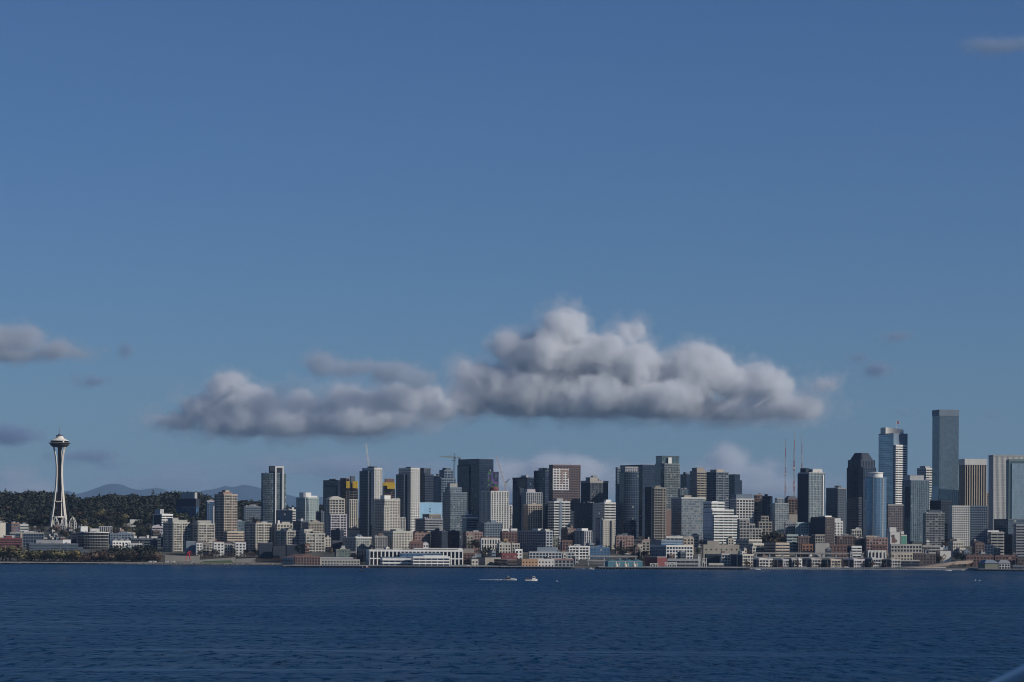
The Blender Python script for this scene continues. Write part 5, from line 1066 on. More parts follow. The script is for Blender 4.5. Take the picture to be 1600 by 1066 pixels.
    for px, py, lab in ((870, 909, 'pale buoy right of the workboat'), (1524, 907.5, 'first pale buoy off the pavilion pier'), (1530.5, 908, 'second pale buoy off the pavilion pier')):
        p = at(px, py); t = thing('buoy', lab, 'buoy', p); m = MB(); m.lathe([(.3, -.3), (.6, .05), (.6, .6), (.3, .8), (.12, 1.0)], 12); m.build('float', wm('offwhite'), t); m = MB(); m.lathe([(.15, 1.0), (.15, 1.2), (.05, 1.3)], 8); m.build('lamp', wm('orange'), t)
    # vans and cars parked along the shore road and quay
    spots = [(236, 4084, 'white'), (243, 4084, 'white'), (262, 4084, 'white'), (272, 4084, 'white'), (300, 4084, 'lgrey'), (1301, 3800, 'white'), (1312, 3800, 'offwhite'), (1323, 3800, 'white'), (1257, 3800, 'lgrey'), (1405, 3797, 'dgrey'), (1222, 3800, 'red'), (1190, 3800, 'dgrey')]
    words = ['first white van from the left on the shore road', 'second white van on the shore road, close to the first', 'third white van on the shore road, left of the red sculpture', 'fourth white van on the shore road, below the red sculpture', 'grey van right of the white vans on the shore road', 'left white van by the tall quay pole', 'white van directly left of the tall quay pole', 'white van right of the tall quay pole', 'grey van under the narrow white quay block', 'dark van at the foot of the overlook terrace', 'red van on the quay below the second quay block', 'dark van at the left end of the quay']
    for (px, Y, colr), lab in zip(spots, words):
        X = (px - CX) / F * Y; z = 2.76 if Y > 4000 else 2.42; t = thing('parked_van', lab, 'van', (X, Y - 6 if Y > 4000 else Y, z), 'vans parked along the shore'); 
        m = MB(); loft(m, [[(x, -1, z0), (x, -1.02, zs), (x, -.9, z1), (x, .9, z1), (x, 1.02, zs), (x, 1, z0)] for x, z0, zs, z1 in ((-2.6, .4, 1.2, 2.1), (-2.4, .35, 1.25, 2.25), (1.0, .35, 1.25, 2.25), (1.8, .35, 1.1, 1.4), (2.6, .4, .9, 1.05))]); bod = m.build('body', wm(colr), t)
        m = MB(); m.box(-2.2, 1.0, -1.035, 1.035, 1.35, 1.95); m.build('window', gm('black'), bod)
        for wx in (-1.7, 1.7):
            for wy in (-1, 1):
                m = MB(); m.tube([(wx, wy * .75, .36), (wx, wy * 1.05, .36)], [.36, .36], 10); wh = m.build('wheel', wm('char'), t); m = MB(); m.tube([(wx, wy * 1.04, .36), (wx, wy * 1.07, .36)], [.18, .18], 8); m.build('hub', wm('lgrey'), wh)
# ------------------------------------------------------------------ trees
def leaf_mat(c, v=.10):
    key = ('leaf', tuple(c))
    if key in MATS: return MATS[key]
    m, nt, b_ = new_mat('foliage'); at = nt.nodes.new('ShaderNodeAttribute'); at.attribute_name = 'tint'; oi = nt.nodes.new('ShaderNodeObjectInfo')
    rp = nt.nodes.new('ShaderNodeValToRGB'); e = rp.color_ramp.elements
    e[0].color = (*[x * (1 - v) for x in c], 1); e[1].color = (*[x * (1 + v) for x in c], 1)
    hsv = nt.nodes.new('ShaderNodeHueSaturation'); mr = nt.nodes.new('ShaderNodeMapRange'); mr.inputs[3].default_value = .7; mr.inputs[4].default_value = 1.35
    nt.links.new(at.outputs['Fac'], rp.inputs[0]); nt.links.new(rp.outputs[0], hsv.inputs['Color']); nt.links.new(oi.outputs['Random'], mr.inputs[0]); nt.links.new(mr.outputs[0], hsv.inputs['Value'])
    nt.links.new(hsv.outputs[0], b_.inputs['Base Color']); b_.inputs['Roughness'].default_value = .8; b_.inputs['Specular IOR Level'].default_value = .15
    MATS[key] = m; return m
def crown_arrays(kind, n, seed, leaf):
    """unit-height tree crown of n leaf clumps: (verts, faces, tint)"""
    r = np.random.default_rng(seed); V = []; T = []; NN = []
    if kind == 'cone':
        z = .12 + .88 * (1 - np.sqrt(r.random(n))) ; rad = .20 * (1.02 - z) ** .85 * (.55 + .6 * r.random(n)); a = r.random(n) * 2 * np.pi
        c = np.stack([rad * np.cos(a), rad * np.sin(a), z], 1)
    else:
        k = 9; lc = np.stack([(r.random(k) - .5) * .5, (r.random(k) - .5) * .5, .42 + .42 * r.random(k)], 1); lr = .14 + .14 * r.random(k)
        i = r.integers(0, k, n); d = r.normal(size=(n, 3)); d /= np.linalg.norm(d, axis=1)[:, None]
        c = lc[i] + d * (lr[i] * (.55 + .5 * r.random(n)))[:, None]
        if kind == 'bare': c = c[: n // 2]
        if kind == 'full': c[:, 2] = (c[:, 2] - .42) * 1.25 + .26; c[:, :2] *= 1.15
    ctr = np.array([0, 0, .45 if kind != 'cone' else .2])
    for j, p in enumerate(c):
        u = r.normal(size=3); u /= np.linalg.norm(u); w = r.normal(size=3); w -= u * w.dot(u); w /= np.linalg.norm(w); s_ = leaf * (.6 + .8 * r.random()); tt = r.random()
        o = (p - ctr) * (np.array([1, 1, .7]) if kind != 'cone' else np.array([1, 1, .15])); o = o / (np.linalg.norm(o) + 1e-6) + (d[j] * .9 if kind != 'cone' else 0) + r.normal(size=3) * .15; o /= np.linalg.norm(o)
        if np.cross(u, w).dot(o) < 0: w = -w                       # leaf clumps turn their faces outwards
        V.append([p + s_ * u, p + s_ * .7 * w, p - s_ * u * .9, p - s_ * .8 * w]); T.append(tt); NN.append([o] * 4)
    return np.array(V).reshape(-1, 3), np.array(T), np.array(NN).reshape(-1, 3)
def arr_mesh(name, V, T, mat, N=None):
    n = len(V) // 4; me = bpy.data.meshes.new(name); me.vertices.add(len(V)); me.vertices.foreach_set('co', V.ravel())
    me.loops.add(len(V)); me.loops.foreach_set('vertex_index', np.arange(len(V), dtype=np.int32)); me.polygons.add(n)
    me.polygons.foreach_set('loop_start', np.arange(0, 4 * n, 4, dtype=np.int32)); me.update(calc_edges=True)
    a = me.attributes.new('tint', 'FLOAT', 'FACE'); a.data.foreach_set('value', T.astype(np.float32)); me.materials.append(mat)
    if N is not None: me.polygons.foreach_set('use_smooth', np.ones(n, dtype=bool)); me.normals_split_custom_set_from_vertices(N.tolist())
    return me
def trunk_mesh(kind, seed):
    r = random.Random(seed); m = MB()
    if kind == 'cone': m.tube([(0, 0, 0), (0, 0, .5), (0, 0, .96)], [.022, .014, .003], 6)
    else:
        m.tube([(0, 0, 0), (.01, 0, .25), (.0, .01, .5), (.02, 0, .72)], [.03, .024, .014, .005], 6)
        for i in range(6 if kind != 'bare' else 14):
            q = r.random() * 6.3; z = .25 + .35 * r.random(); l = .18 + .14 * r.random(); m.tube([(0, 0, z), (l * .5 * math.cos(q), l * .5 * math.sin(q), z + .12), (l * math.cos(q), l * math.sin(q), z + .2 + .12 * r.random())], [.014, .009, .003], 4)
    return m.mesh('trunk', wall((.07, .055, .045), .9))
FOL = dict(dark=(.034, .040, .032), fir=(.022, .035, .028), green=(.046, .050, .035), olive=(.14, .13, .065), yellow=(.19, .15, .07), brown=(.115, .08, .058), rust=(.085, .055, .04), bare=(.09, .07, .06))
PROTO = {}
def proto(kind, col, var):
    key = (kind, col, var)
    if key not in PROTO:
        V, T, N = crown_arrays(kind, {'cone': 220, 'round': 300, 'bare': 260, 'full': 420}[kind], hash(key[0]) % 97 * 0 + var * 13 + len(col), {'cone': .04, 'round': .052, 'bare': .03, 'full': .05}[kind])
        PROTO[key] = (arr_mesh('crown', V, T, leaf_mat(FOL[col]), N), trunk_mesh(kind, var))
    return PROTO[key]
def tree(name, label, kind, col, X, Y, h, wf=1.0, group=None, z=None):
    r = random.Random(int(X * 13 + Y * 7)); cm, tm = proto(kind, col, r.randrange(3))
    t = thing(name, label, 'tree', (X, Y, (ground(X, Y) if z is None else z) - .2), group, r.random() * 6.28); t.scale = (h * wf, h * wf, h)
    for nm, me in (('trunk', tm), ('crown', cm)):
        o = bpy.data.objects.new(nm, me); COL.objects.link(o); o.parent = t
    return t
def px_tree(name, label, kind, col, px, ytop, Y, wf=1.0, group=None):
    p = P(px, ytop, Y); tree(name, label, kind, col, p.x, Y, max(4, p.z - ground(p.x, Y)), wf, group)
def trees():
    r = random.Random(11)
    g1 = 'park trees along the left shore'
    for px, yt, Y, kd, col, wf in ((4, 853, 4150, 'full', 'olive', 1.5), (16, 849, 4140, 'full', 'olive', 1.5), (28, 856, 4130, 'full', 'olive', 1.5)):
        px_tree('willow_tree', ['broad olive willow cut by the left edge', 'tall broad olive willow at far left shore', 'lower olive willow right of the tall one'][(4, 16, 28).index(px)], kd, col, px, yt, Y, wf, g1)
    for i in range(15): px_tree('park_tree', 'olive yellow tree in the row before the terraced office', 'full', ['olive', 'yellow', 'green', 'olive'][i % 4], 42 + i * 5.6 + r.random() * 3, 857 + r.random() * 4, 4120 + r.random() * 40, 1.5, 'olive row before the terraced office')
    for i in range(26):
        px_tree('park_tree', 'brown or rust autumn tree in the shore park below drum office and flats', 'full', ['brown', 'rust', 'dark', 'brown', 'green', 'rust'][i % 6], 124 + i * 4.9 + r.random() * 4, 858 + r.random() * 9, 4110 + r.random() * 60, 1.45, 'autumn trees in the shore park')
    for i in range(9): px_tree('evergreen_tree', 'dark evergreen clump tree in front of the white gabled flats', 'full', 'dark', 176 + i * 7.5 + r.random() * 5, 850 + r.random() * 6, 4190 + r.random() * 30, 1.3, 'dark evergreens by the white gabled flats')
    for i in range(20): px_tree('bare_tree', 'bare brown tree along the park slope below the row houses', 'bare', 'bare', 300 + i * 5 + r.random() * 3, 860 + r.random() * 5, 4160 + r.random() * 40, 1.3, 'bare trees below the row houses')
    for i in range(14): px_tree('bare_tree', 'bare twiggy tree near the left pier root', 'bare', 'bare', 398 + i * 3.6 + r.random() * 2, 868 + r.random() * 5, 4085 + r.random() * 40, 1.3, 'bare trees near the pier root')
    for i, px in enumerate((314, 333, 339, 364, 386, 398)): px_tree('evergreen_tree', 'dark rounded tree between the white row houses', 'round', 'dark', px, 856 + r.random() * 3, 4236, .9, 'dark trees between row houses')
    # dark trees on the downtown slope
    spots = [(738, 844, 4135), (744, 843, 4130), (750, 848, 4120), (757, 856, 4040), (764, 853, 4045), (770, 857, 4035), (776, 860, 4000), (989, 851, 4060), (994, 858, 4000), (1001, 862, 3985), (1008, 859, 3990), (1012, 850, 4080), (1014, 864, 3940), (988, 866, 3950), (1198, 832, 4140), (1205, 829, 4150), (1212, 831, 4140), (1219, 828, 4160), (1226, 833, 4130), (1203, 842, 4090), (1214, 843, 4085), (1222, 846, 4070), (1500, 862, 3945), (1507, 864, 3930), (1513, 866, 3920), (975, 857, 4040), (968, 852, 4060), (1470, 867, 3900), (1463, 868, 3895), (1552, 870, 3925)]
    for px, yt, Y in spots:
        p = P(px, yt, Y); rad = 5
        for k in range(30):
            if not hit([(p.x - 3, Y - 3), (p.x + 3, Y - 3), (p.x + 3, Y + 3), (p.x - 3, Y + 3)]): break
            Y += 5; p = P(px, yt, Y)
        nm = 'dark street tree on the slope ' + ('above the low houses' if px < 800 else 'left of the blue-green office' if px < 1020 else 'in the park behind the viaduct' if px < 1300 else 'near the low brick terraces')
        px_tree('street_tree', nm, 'round', ['dark', 'green', 'brown', 'dark'][int(px) % 4], px, yt, Y, 1.1, nm)
    for i in range(110):
        px = r.uniform(440, 1595); Y = r.uniform(3880, 4280); p = P(px, 850, Y)
        if hit([(p.x - 3, Y - 3), (p.x + 3, Y - 3), (p.x + 3, Y + 3), (p.x - 3, Y + 3)]): continue
        claim([(p.x - 3, Y - 3), (p.x + 3, Y - 3), (p.x + 3, Y + 3), (p.x - 3, Y + 3)])
        tree('street_tree', 'small dark street tree squeezed between downtown slope buildings', 'full', ['dark', 'green', 'brown', 'rust'][i % 4], p.x, Y, r.uniform(7, 13), 1.0, 'street trees between the slope buildings')
    for i in range(34):
        px = 1160 + i * 13 + r.random() * 8
        if 1395 < px < 1480: continue
        Y = 3806; p = P(px, 880, Y)
        tree('quay_tree', 'small bare tree on the quay promenade', 'bare' if i % 3 else 'round', 'bare' if i % 3 else 'brown', p.x, Y, 6.5 + r.random() * 3, 1.1, 'small trees on the quay', 2.4)
    # wooded hill: the ridge line and the nearest slope as single trees, the rest one wood
    n1 = n2 = 0
    for i in range(90):
        px = -10 + 500 * (i + r.random()) / 90; Y = 5650 + r.random() * 200; X = (px - CX) / F * Y
        cone = r.random() < .32; hh = (11 + r.random() * 14) * (1.2 if cone else 1)
        if px in (): pass
        tree('fir_tree' if cone else 'ridge_tree', 'pointed dark fir on the skyline of the wooded hill' if cone else 'rounded dark tree on the skyline of the wooded hill', 'cone' if cone else 'round', 'fir' if cone else ['dark', 'green', 'dark', 'dark'][i % 4], X, Y, hh, 1.25 if cone else 1.5, 'skyline firs on the hill' if cone else 'skyline broadleaf trees on the hill')
    for px, yt in ((47, 766), (155, 770), (239, 766), (115, 768), (70, 771), (172, 768), (180, 769)):
        px_tree('fir_tree', 'tall pointed fir rising clear above the hill skyline', 'cone', 'fir', px, yt, 5680, 1.3, 'tallest firs on the hill')
    for i in range(190):
        px = -10 + 290 * r.random(); Y = 4560 + 560 * r.random(); X = (px - CX) / F * Y
        if hit([(X - 6, Y - 6), (X + 6, Y - 6), (X + 6, Y + 6), (X - 6, Y + 6)]): continue
        tree('hillside_tree', 'autumn tree at the foot of the wooded hill', 'full', ['dark', 'brown', 'green', 'dark', 'olive', 'dark'][i % 6], X, Y, (11 + r.random() * 7) * (.55 if 30 < px < 128 and Y < 4875 else 1), 1.4, 'trees at the foot of the hill')
    VV, TT, NV = {}, {}, {}
    cols = ['dark', 'green', 'dark', 'dark', 'fir', 'dark', 'green', 'fir', 'dark', 'dark']
    base = {}
    for c in set(cols): base[c] = [crown_arrays('cone' if c == 'fir' else 'full', 120, s_ + len(c), .075) for s_ in range(3)]
    R_ = np.random.default_rng(5)
    for i in range(2300):
        Y = 4900 + 950 * R_.random() ** .9; px = -30 + 560 * R_.random(); X = (px - CX) / F * Y; c = cols[int(R_.integers(0, len(cols)))]
        if hit([(X - 7, Y - 7), (X + 7, Y - 7), (X + 7, Y + 7), (X - 7, Y + 7)]): continue
        h = 12 + 11 * R_.random(); q = R_.random() * 6.28; V, T, N = base[c][int(R_.integers(0, 3))]; w_ = h * 1.35
        rot = np.array([[math.cos(q), -math.sin(q), 0], [math.sin(q), math.cos(q), 0], [0, 0, 1]]); V2 = (V @ rot.T) * np.array([w_, w_, h]) + np.array([X, Y, ground(X, Y) - 1])
        VV.setdefault(c, []).append(V2); TT.setdefault(c, []).append(T); NV.setdefault(c, []).append(N @ rot.T)
    wood = bpy.data.objects.new('woodland', None); COL.objects.link(wood); wood['kind'] = 'stuff'; wood['label'] = 'autumn woodland covering the hill behind the left of the city'; wood['category'] = 'woodland'
    for c in VV:
        o = bpy.data.objects.new('foliage', arr_mesh('foliage', np.concatenate(VV[c]), np.concatenate(TT[c]), leaf_mat(FOL[c]), np.concatenate(NV[c]))); COL.objects.link(o); o.parent = wood; o['kind'] = 'stuff'
    # houses on the hill
    hs_ = [(152, 783, 5700, 'stone', 'flat cream house near the skyline between firs'), (245, 790, 5450, 'white', 'white house with steep roof above the balcony flats'), (213, 798, 5350, 'white', 'white gabled house on the hillside, left of the steep-roofed one'), (204, 798, 5380, 'lgrey', 'small grey house beside the white gabled one'), (194, 805.5, 5250, 'white', 'white house low on the hillside'), (186, 808, 5240, 'offwhite', 'pale house at the left of the low white one'), (28, 808, 5300, 'sand', 'small sand coloured house at the left hillside'), (2, 796, 5500, 'offwhite', 'pale house at the left edge of the hillside'), (74, 819, 5050, 'offwhite', 'little white-roofed house left of the observation tower'), (340, 773, 5900, 'sand', 'house roof on the skyline left of tan tower'), (262, 800, 5400, 'stone', 'stone house half hidden right of the steep-roofed one'), (168, 797, 5450, 'white', 'tiny white house in the middle of the hillside')]
    for px, yt, Y, colr, lab in hs_:
        Y = next((q for q in range(4950, 5700, 10) if P(px, yt, q).z - ground(P(px, yt, q).x, q) < 8), 5690); p = P(px, yt, Y); g_ = ground(p.x, Y); t = thing('hillside_house', lab, 'house', (p.x, Y, g_ - 2), 'houses on the wooded hill'); w_ = 7 if px != 152 else 13; top = p.z - g_ + 2
        m = MB(); m.box(-w_ / 2, w_ / 2, -4, 4, 0, top - 2.4); m.build('wall', wm(colr), t)
        m = MB(); z = top - 2.4; m.quad((-w_ / 2 - .4, -4.4, z), (w_ / 2 + .4, -4.4, z), (w_ / 2 + .4, 0, z + 2.6), (-w_ / 2 - .4, 0, z + 2.6)); m.quad((w_ / 2 + .4, 4.4, z), (-w_ / 2 - .4, 4.4, z), (-w_ / 2 - .4, 0, z + 2.6), (w_ / 2 + .4, 0, z + 2.6)); m.build('roof', wm('lgrey' if px % 2 else 'stone'), t)
        for i in range(2):
            m = MB(); x = -w_ / 4 + i * w_ / 2; m.box(x - .8, x + .8, -4.12, -4.02, top - 4.6, top - 3); m.build('window', gm('black'), t)
# ------------------------------------------------------------------ clouds: real volumes far beyond the hills
def cloud_mat(dens, col, aniso=.2):
    m = bpy.data.materials.new('cloud_vapour'); m.use_nodes = True; nt = m.node_tree; nt.nodes.clear()
    o = nt.nodes.new('ShaderNodeOutputMaterial'); v = nt.nodes.new('ShaderNodeVolumePrincipled')
    v.inputs['Color'].default_value = (*col, 1); v.inputs['Density'].default_value = dens; v.inputs['Density Attribute'].default_value = 'density'; v.inputs['Anisotropy'].default_value = aniso
    nt.links.new(v.outputs[0], o.inputs['Volume']); return m
def cloud(name, label, blobs, Y, vox, dens, edge, amp, scale, base=None, flat=1.0, col=(.945, .955, .965), seed=0, group=None, depth=1.0):
    Y *= 2.12; g_ = Y / 33500; vox *= g_; amp *= g_; edge *= g_; scale /= g_; dens /= g_
    k = Y / F
    pts = [(P(q[0], q[1], Y), q[2] * k, q[3] * k, (q[4] if len(q) > 4 else 0) * k) for q in blobs]
    mx = lambda f: max(f(q) for q in pts); mn = lambda f: min(f(q) for q in pts)
    ctr = Vector(((mx(lambda q: q[0].x) + mn(lambda q: q[0].x)) / 2, Y, (mx(lambda q: q[0].z) + mn(lambda q: q[0].z)) / 2))
    pad = amp * 1.5
    x0, x1 = mn(lambda q: q[0].x - q[1]) - pad, mx(lambda q: q[0].x + q[1]) + pad; z0, z1 = mn(lambda q: q[0].z - q[2]) - pad, mx(lambda q: q[0].z + q[2]) + pad
    dep = mx(lambda q: abs(q[3]) + depth * (q[1] * .5 + q[2] * .5)) + pad
    vd = bpy.data.volumes.new(name); ob = bpy.data.objects.new(name, vd); COL.objects.link(ob); ob.location = ctr
    tag(ob, label, 'cloud', group); mat = cloud_mat(dens, col); vd.materials.append(mat)
    ng = bpy.data.node_groups.new('cloud_shape', 'GeometryNodeTree'); ng.interface.new_socket('Geometry', in_out='OUTPUT', socket_type='NodeSocketGeometry')
    N, L = ng.nodes.new, ng.links.new
    pos = N('GeometryNodeInputPosition')
    def math_(op, a, b_=None, c=None):
        n = N('ShaderNodeMath'); n.operation = op
        for i, s_ in enumerate((a, b_, c)):
            if s_ is None: continue
            if isinstance(s_, (int, float)): n.inputs[i].default_value = s_
            else: L(s_, n.inputs[i])
        return n.outputs[0]
    d = None
    for c, rx, rz, oy in pts:
        o = c - ctr; ry = depth * (rx + rz) * .5
        sb = N('ShaderNodeVectorMath'); sb.operation = 'SUBTRACT'; L(pos.outputs[0], sb.inputs[0]); sb.inputs[1].default_value = (o.x, oy, o.z)
        dv = N('ShaderNodeVectorMath'); dv.operation = 'MULTIPLY'; L(sb.outputs[0], dv.inputs[0]); dv.inputs[1].default_value = (1 / rx, 1 / ry, 1 / rz)
        ln = N('ShaderNodeVectorMath'); ln.operation = 'LENGTH'; L(dv.outputs[0], ln.inputs[0])
        e = math_('MULTIPLY', math_('SUBTRACT', ln.outputs['Value'], 1.0), min(rx, rz))
        d = e if d is None else math_('SMOOTH_MIN', d, e, amp * .12)
    def off(vec, sc):
        n = N('ShaderNodeVectorMath'); n.operation = 'ADD'; L(vec, n.inputs[0]); n.inputs[1].default_value = (seed * 1371.0, seed * 731.0, seed * 917.0); return n.outputs[0]
    pp = off(pos.outputs[0], 1)
    nz = N('ShaderNodeTexNoise'); L(pp, nz.inputs['Vector']); nz.inputs['Scale'].default_value = scale * .75; nz.inputs['Detail'].default_value = 8; nz.inputs['Roughness'].default_value = .58
    vo = N('ShaderNodeTexVoronoi'); L(pp, vo.inputs['Vector']); vo.inputs['Scale'].default_value = scale * 1.7; vo.inputs['Detail'].default_value = 3; vo.inputs['Roughness'].default_value = .55; vo.normalize = True
    d = math_('ADD', d, math_('MULTIPLY', math_('SUBTRACT', nz.outputs[0], .5), -amp * 2.3)); d = math_('ADD', d, math_('MULTIPLY', math_('SUBTRACT', vo.outputs['Distance'], .3), amp * 1.0))
    n2 = N('ShaderNodeTexNoise'); L(pp, n2.inputs['Vector']); n2.inputs['Scale'].default_value = scale * 5; n2.inputs['Detail'].default_value = 3; d = math_('ADD', d, math_('MULTIPLY', math_('SUBTRACT', n2.outputs[0], .5), -amp * .55))
    if base is not None:
        zb = P(sum(q[0] for q in blobs) / len(blobs), base, Y).z - ctr.z
        sx = N('ShaderNodeSeparateXYZ'); L(pos.outputs[0], sx.inputs[0])
        pl = math_('ADD', math_('MULTIPLY', math_('SUBTRACT', zb, sx.outputs[2]), flat), math_('MULTIPLY', math_('SUBTRACT', nz.outputs[0], .5), amp * 1.6))
        d = math_('SMOOTH_MAX', d, pl, amp * 1.1)
    mr = N('ShaderNodeMapRange'); mr.interpolation_type = 'SMOOTHSTEP'; L(d, mr.inputs['Value']); mr.inputs['From Min'].default_value = edge * .15; mr.inputs['From Max'].default_value = -edge; mr.inputs['To Min'].default_value = 0; mr.inputs['To Max'].default_value = 1
    n3 = N('ShaderNodeTexNoise'); L(pp, n3.inputs['Vector']); n3.inputs['Scale'].default_value = scale * 1.6; n3.inputs['Detail'].default_value = 7; n3.inputs['Roughness'].default_value = .62
    dv2 = math_('ADD', d, math_('MULTIPLY', math_('SUBTRACT', n3.outputs[0], .47), -amp * 3.2)); m2 = N('ShaderNodeMapRange'); m2.interpolation_type = 'SMOOTHSTEP'; L(dv2, m2.inputs['Value']); m2.inputs['From Min'].default_value = amp * .35; m2.inputs['From Max'].default_value = -amp * .25; m2.inputs['To Min'].default_value = 0; m2.inputs['To Max'].default_value = .10
    tot = math_('ADD', mr.outputs[0], m2.outputs[0])
    vc = N('GeometryNodeVolumeCube'); L(tot, vc.inputs['Density']); lo = Vector((x0 - ctr.x, -dep, z0 - ctr.z)); hi = Vector((x1 - ctr.x, dep, z1 - ctr.z))
    vc.inputs['Min'].default_value = lo; vc.inputs['Max'].default_value = hi
    for nm, i in (('Resolution X', 0), ('Resolution Y', 1), ('Resolution Z', 2)): vc.inputs[nm].default_value = max(8, int((hi[i] - lo[i]) / vox))
    sm = N('GeometryNodeSetMaterial'); sm.inputs['Material'].default_value = mat; L(vc.outputs[0], sm.inputs[0]); go = N('NodeGroupOutput'); L(sm.outputs[0], go.inputs[0])
    md = ob.modifiers.new('cloud_shape', 'NODES'); md.node_group = ng
    return ob
def clouds():
    cloud('cumulus_cloud', 'largest cumulus, tall grey-white heap over the middle of the city',
          [(885, 520, 42, 38), (800, 545, 30, 24), (855, 560, 70, 45), (930, 555, 60, 42), (985, 520, 26, 22), (1000, 575, 70, 42), (1085, 580, 60, 42), (1140, 600, 46, 30), (1195, 610, 48, 28), (1240, 635, 50, 24), (760, 590, 46, 28), (820, 610, 90, 42), (920, 620, 110, 40), (1030, 625, 110, 34), (1130, 640, 90, 22), (735, 625, 40, 26), (1285, 600, 28, 14)],
          34000, 21, .014, 90, 240, .0022, base=664, seed=1, depth=1.1)
    cloud('cumulus_cloud', 'second cumulus, long grey heap with bright left knob, left of the largest',
          [(357, 605, 36, 26), (330, 640, 50, 26), (395, 630, 50, 34), (470, 630, 46, 28), (545, 632, 58, 30), (620, 625, 60, 24), (420, 660, 110, 28), (540, 660, 110, 24), (280, 655, 36, 12), (660, 620, 40, 22), (690, 640, 40, 18)],
          33500, 21, .013, 90, 200, .0025, base=690, seed=2, depth=1.1)
    cloud('stratus_cloud', 'flat grey cloud strip above the second cumulus', [(505, 568, 34, 18), (555, 574, 46, 17), (610, 582, 46, 16), (655, 592, 36, 16)], 33000, 22, .007, 90, 120, .0032, seed=3, col=(.72, .77, .83))
    cloud('cumulus_cloud', 'grey cloud cut by the left edge of the sky', [(-20, 530, 60, 28), (30, 530, 46, 26), (80, 548, 44, 16), (120, 552, 34, 12), (20, 555, 60, 16)], 33000, 24, .007, 90, 120, .0032, base=574, seed=4, col=(.80, .83, .87))
    soft = dict(vox=30, amp=90, scale=.003, col=(.50, .62, .78))
    for i, (lab, bl, Y, dn) in enumerate((
            ('tiny cloud puff at right beside the radio mast sky', [(1375, 576, 24, 12), (1342, 560, 14, 6)], 33000, .004), ('small dark puff above the curved-roof skyscraper', [(1411, 645, 18, 9)], 33000, .004), ('small dark puff right of the tallest tower', [(1555, 648, 22, 9)], 33000, .0035),
            ('faint reddish-grey cloud in the top right corner', [(1560, 72, 60, 14), (1610, 70, 40, 16), (1510, 70, 20, 8)], 32500, .0014), ('thin wisp high at right', [(1405, 526, 20, 6)], 33000, .003), ('small wisp right of the left edge cloud', [(196, 549, 12, 14)], 33000, .003), ('tiny wisp under the left edge cloud', [(146, 596, 20, 6)], 33000, .004),
            ('soft grey patch left of the observation tower saucer', [(20, 680, 44, 16), (62, 682, 16, 10)], 35000, .003), ('soft grey strip right of the observation tower', [(135, 713, 52, 12), (180, 728, 24, 8)], 35000, .0028))):
        cloud('cloud_wisp', lab, bl, Y, dens=dn * 3.2, edge=90, seed=10 + i, **soft)
    far = dict(vox=45, amp=140, scale=.002)
    cloud('stratus_cloud', 'pale low cloud bank on the horizon behind the observation tower', [(0, 765, 60, 20), (70, 770, 40, 24), (20, 745, 40, 16)], 39000, dens=.006, edge=200, seed=30, **far)
    cloud('stratus_cloud', 'wide dim cloud layer low over the mountains', [(330, 735, 80, 10), (420, 728, 80, 14), (540, 730, 110, 16), (660, 735, 90, 14), (300, 755, 120, 10)], 39000, col=(.72, .80, .90), dens=.006, edge=220, seed=31, **far)
    cloud('cumulus_cloud', 'low bright-topped cloud bank behind the middle towers', [(800, 738, 60, 18), (860, 735, 50, 24), (920, 735, 60, 20), (990, 745, 70, 18), (850, 760, 150, 20)], 39000, dens=.010, edge=130, seed=32, **far)
    cloud('cumulus_cloud', 'low bell-shaped cloud left of the radio masts', [(1140, 722, 34, 26), (1120, 745, 60, 22), (1180, 742, 50, 18), (1215, 728, 30, 10), (1170, 760, 120, 16)], 39000, dens=.009, edge=130, seed=33, **far)

def haze(dens=1.35e-5):
    m = MB(); m.box(-14200, 14200, -1500, 66000, -14, 1420); o = m.build('haze', None or bpy.data.materials.new('haze_air'), kind='stuff')
    mt = o.data.materials[0]; mt.use_nodes = True; nt = mt.node_tree; nt.nodes.clear(); out = nt.nodes.new('ShaderNodeOutputMaterial'); v = nt.nodes.new('ShaderNodeVolumePrincipled')
    v.inputs['Color'].default_value = (.38, .58, .86, 1); v.inputs['Density'].default_value = dens; v.inputs['Anisotropy'].default_value = 0.0; nt.links.new(v.outputs[0], out.inputs['Volume'])

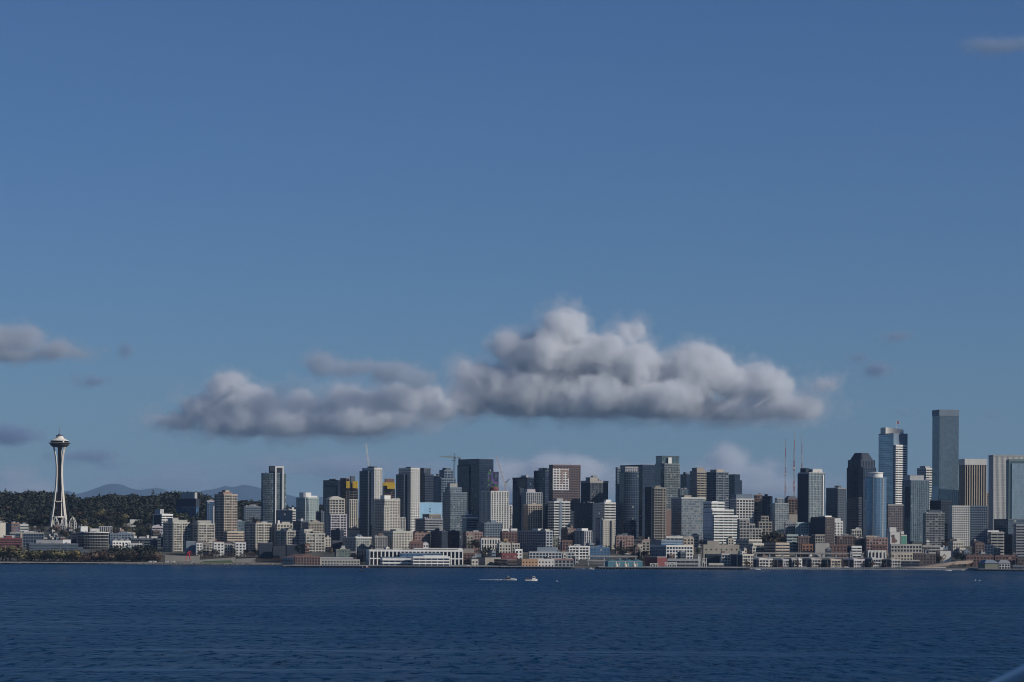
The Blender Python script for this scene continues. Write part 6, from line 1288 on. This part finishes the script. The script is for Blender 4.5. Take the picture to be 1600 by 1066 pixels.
# ------------------------------------------------------------------ the ship's own rail, bottom right corner
def ship_rail():
    Y = 9.0; a = P(1522, 1095, Y + .6); c = P(1568, 1070, Y + .2); d = P(1606, 1051, Y); e = P(1706, 1010, Y - .6)
    t = thing('ship_rail', 'blurred blue-grey ship rail in the bottom right corner', 'railing', (d.x + .3, d.y, d.z - 1.15))
    o = t.location
    m = MB(); m.tube([a - o, c - o, d - o, e - o], [.028] * 4, 14); m.build('handrail', wall((.75, .78, .8), .3, .05), t, smooth=True)
    dn = Vector((.035, -.02, -.062)); m = MB(); m.tube([a - o + dn, c - o + dn, d - o + dn, e - o + dn], [.022] * 4, 12); m.build('shaded_strip', wall((.01, .01, .012), .5), t, smooth=True)  # black tube colours in the shaded lower side of the rail
    for p in (e, P(1672, 1031, Y - .35)):
        m = MB(); q = p - o; m.tube([(q.x, q.y, 0), (q.x, q.y, q.z)], [.022, .022], 10); m.build('stanchion', wall((.30, .33, .36), .35, .05), t)
    m = MB(); m.box(-.1, 2.2, -1.6, 2.0, -.12, 0); m.build('deck_plate', wall((.2, .22, .24), .6), t)
# ------------------------------------------------------------------ build
def gm_disco():
    m, nt, b_ = new_mat('window_glass'); at = nt.nodes.new('ShaderNodeAttribute'); at.attribute_name = 'tint'; rp = nt.nodes.new('ShaderNodeValToRGB'); rp.color_ramp.interpolation = 'CONSTANT'
    e = rp.color_ramp.elements; e[0].color = (.03, .04, .05, 1); e[1].position = .35; e[1].color = (.10, .06, .20, 1)
    for p, c in ((.55, (.06, .16, .07, 1)), (.75, (.16, .08, .22, 1)), (.85, (.03, .05, .08, 1)), (.94, (.2, .24, .26, 1))): e.new(p).color = c
    nt.links.new(at.outputs['Fac'], rp.inputs[0]); nt.links.new(rp.outputs[0], b_.inputs['Base Color']); b_.inputs['Roughness'].default_value = .2; return m
piers(); roads()
claim([(P(78, 826, 4900).x - 2, 4870), (P(122, 826, 4900).x, 4870), (P(122, 826, 4900).x, 4930), (P(78, 826, 4900).x - 2, 4930)])
SPEC.sort(key=lambda q: (q[0], q[1]))
for sp in SPEC: realise(sp)
fillers()
for lab, v in BUILT.items():
    t = v[0]; del t['zt']; del t['Y']
k = find('tower with purple and green'); gl = [o for o in BUILT[k][0].children if o.name.startswith('glazing')][0]; gl.data.materials[0] = gm_disco()
details(); needle(); cranes(); quay(); boats(); trees(); clouds(); haze(); ship_rail()
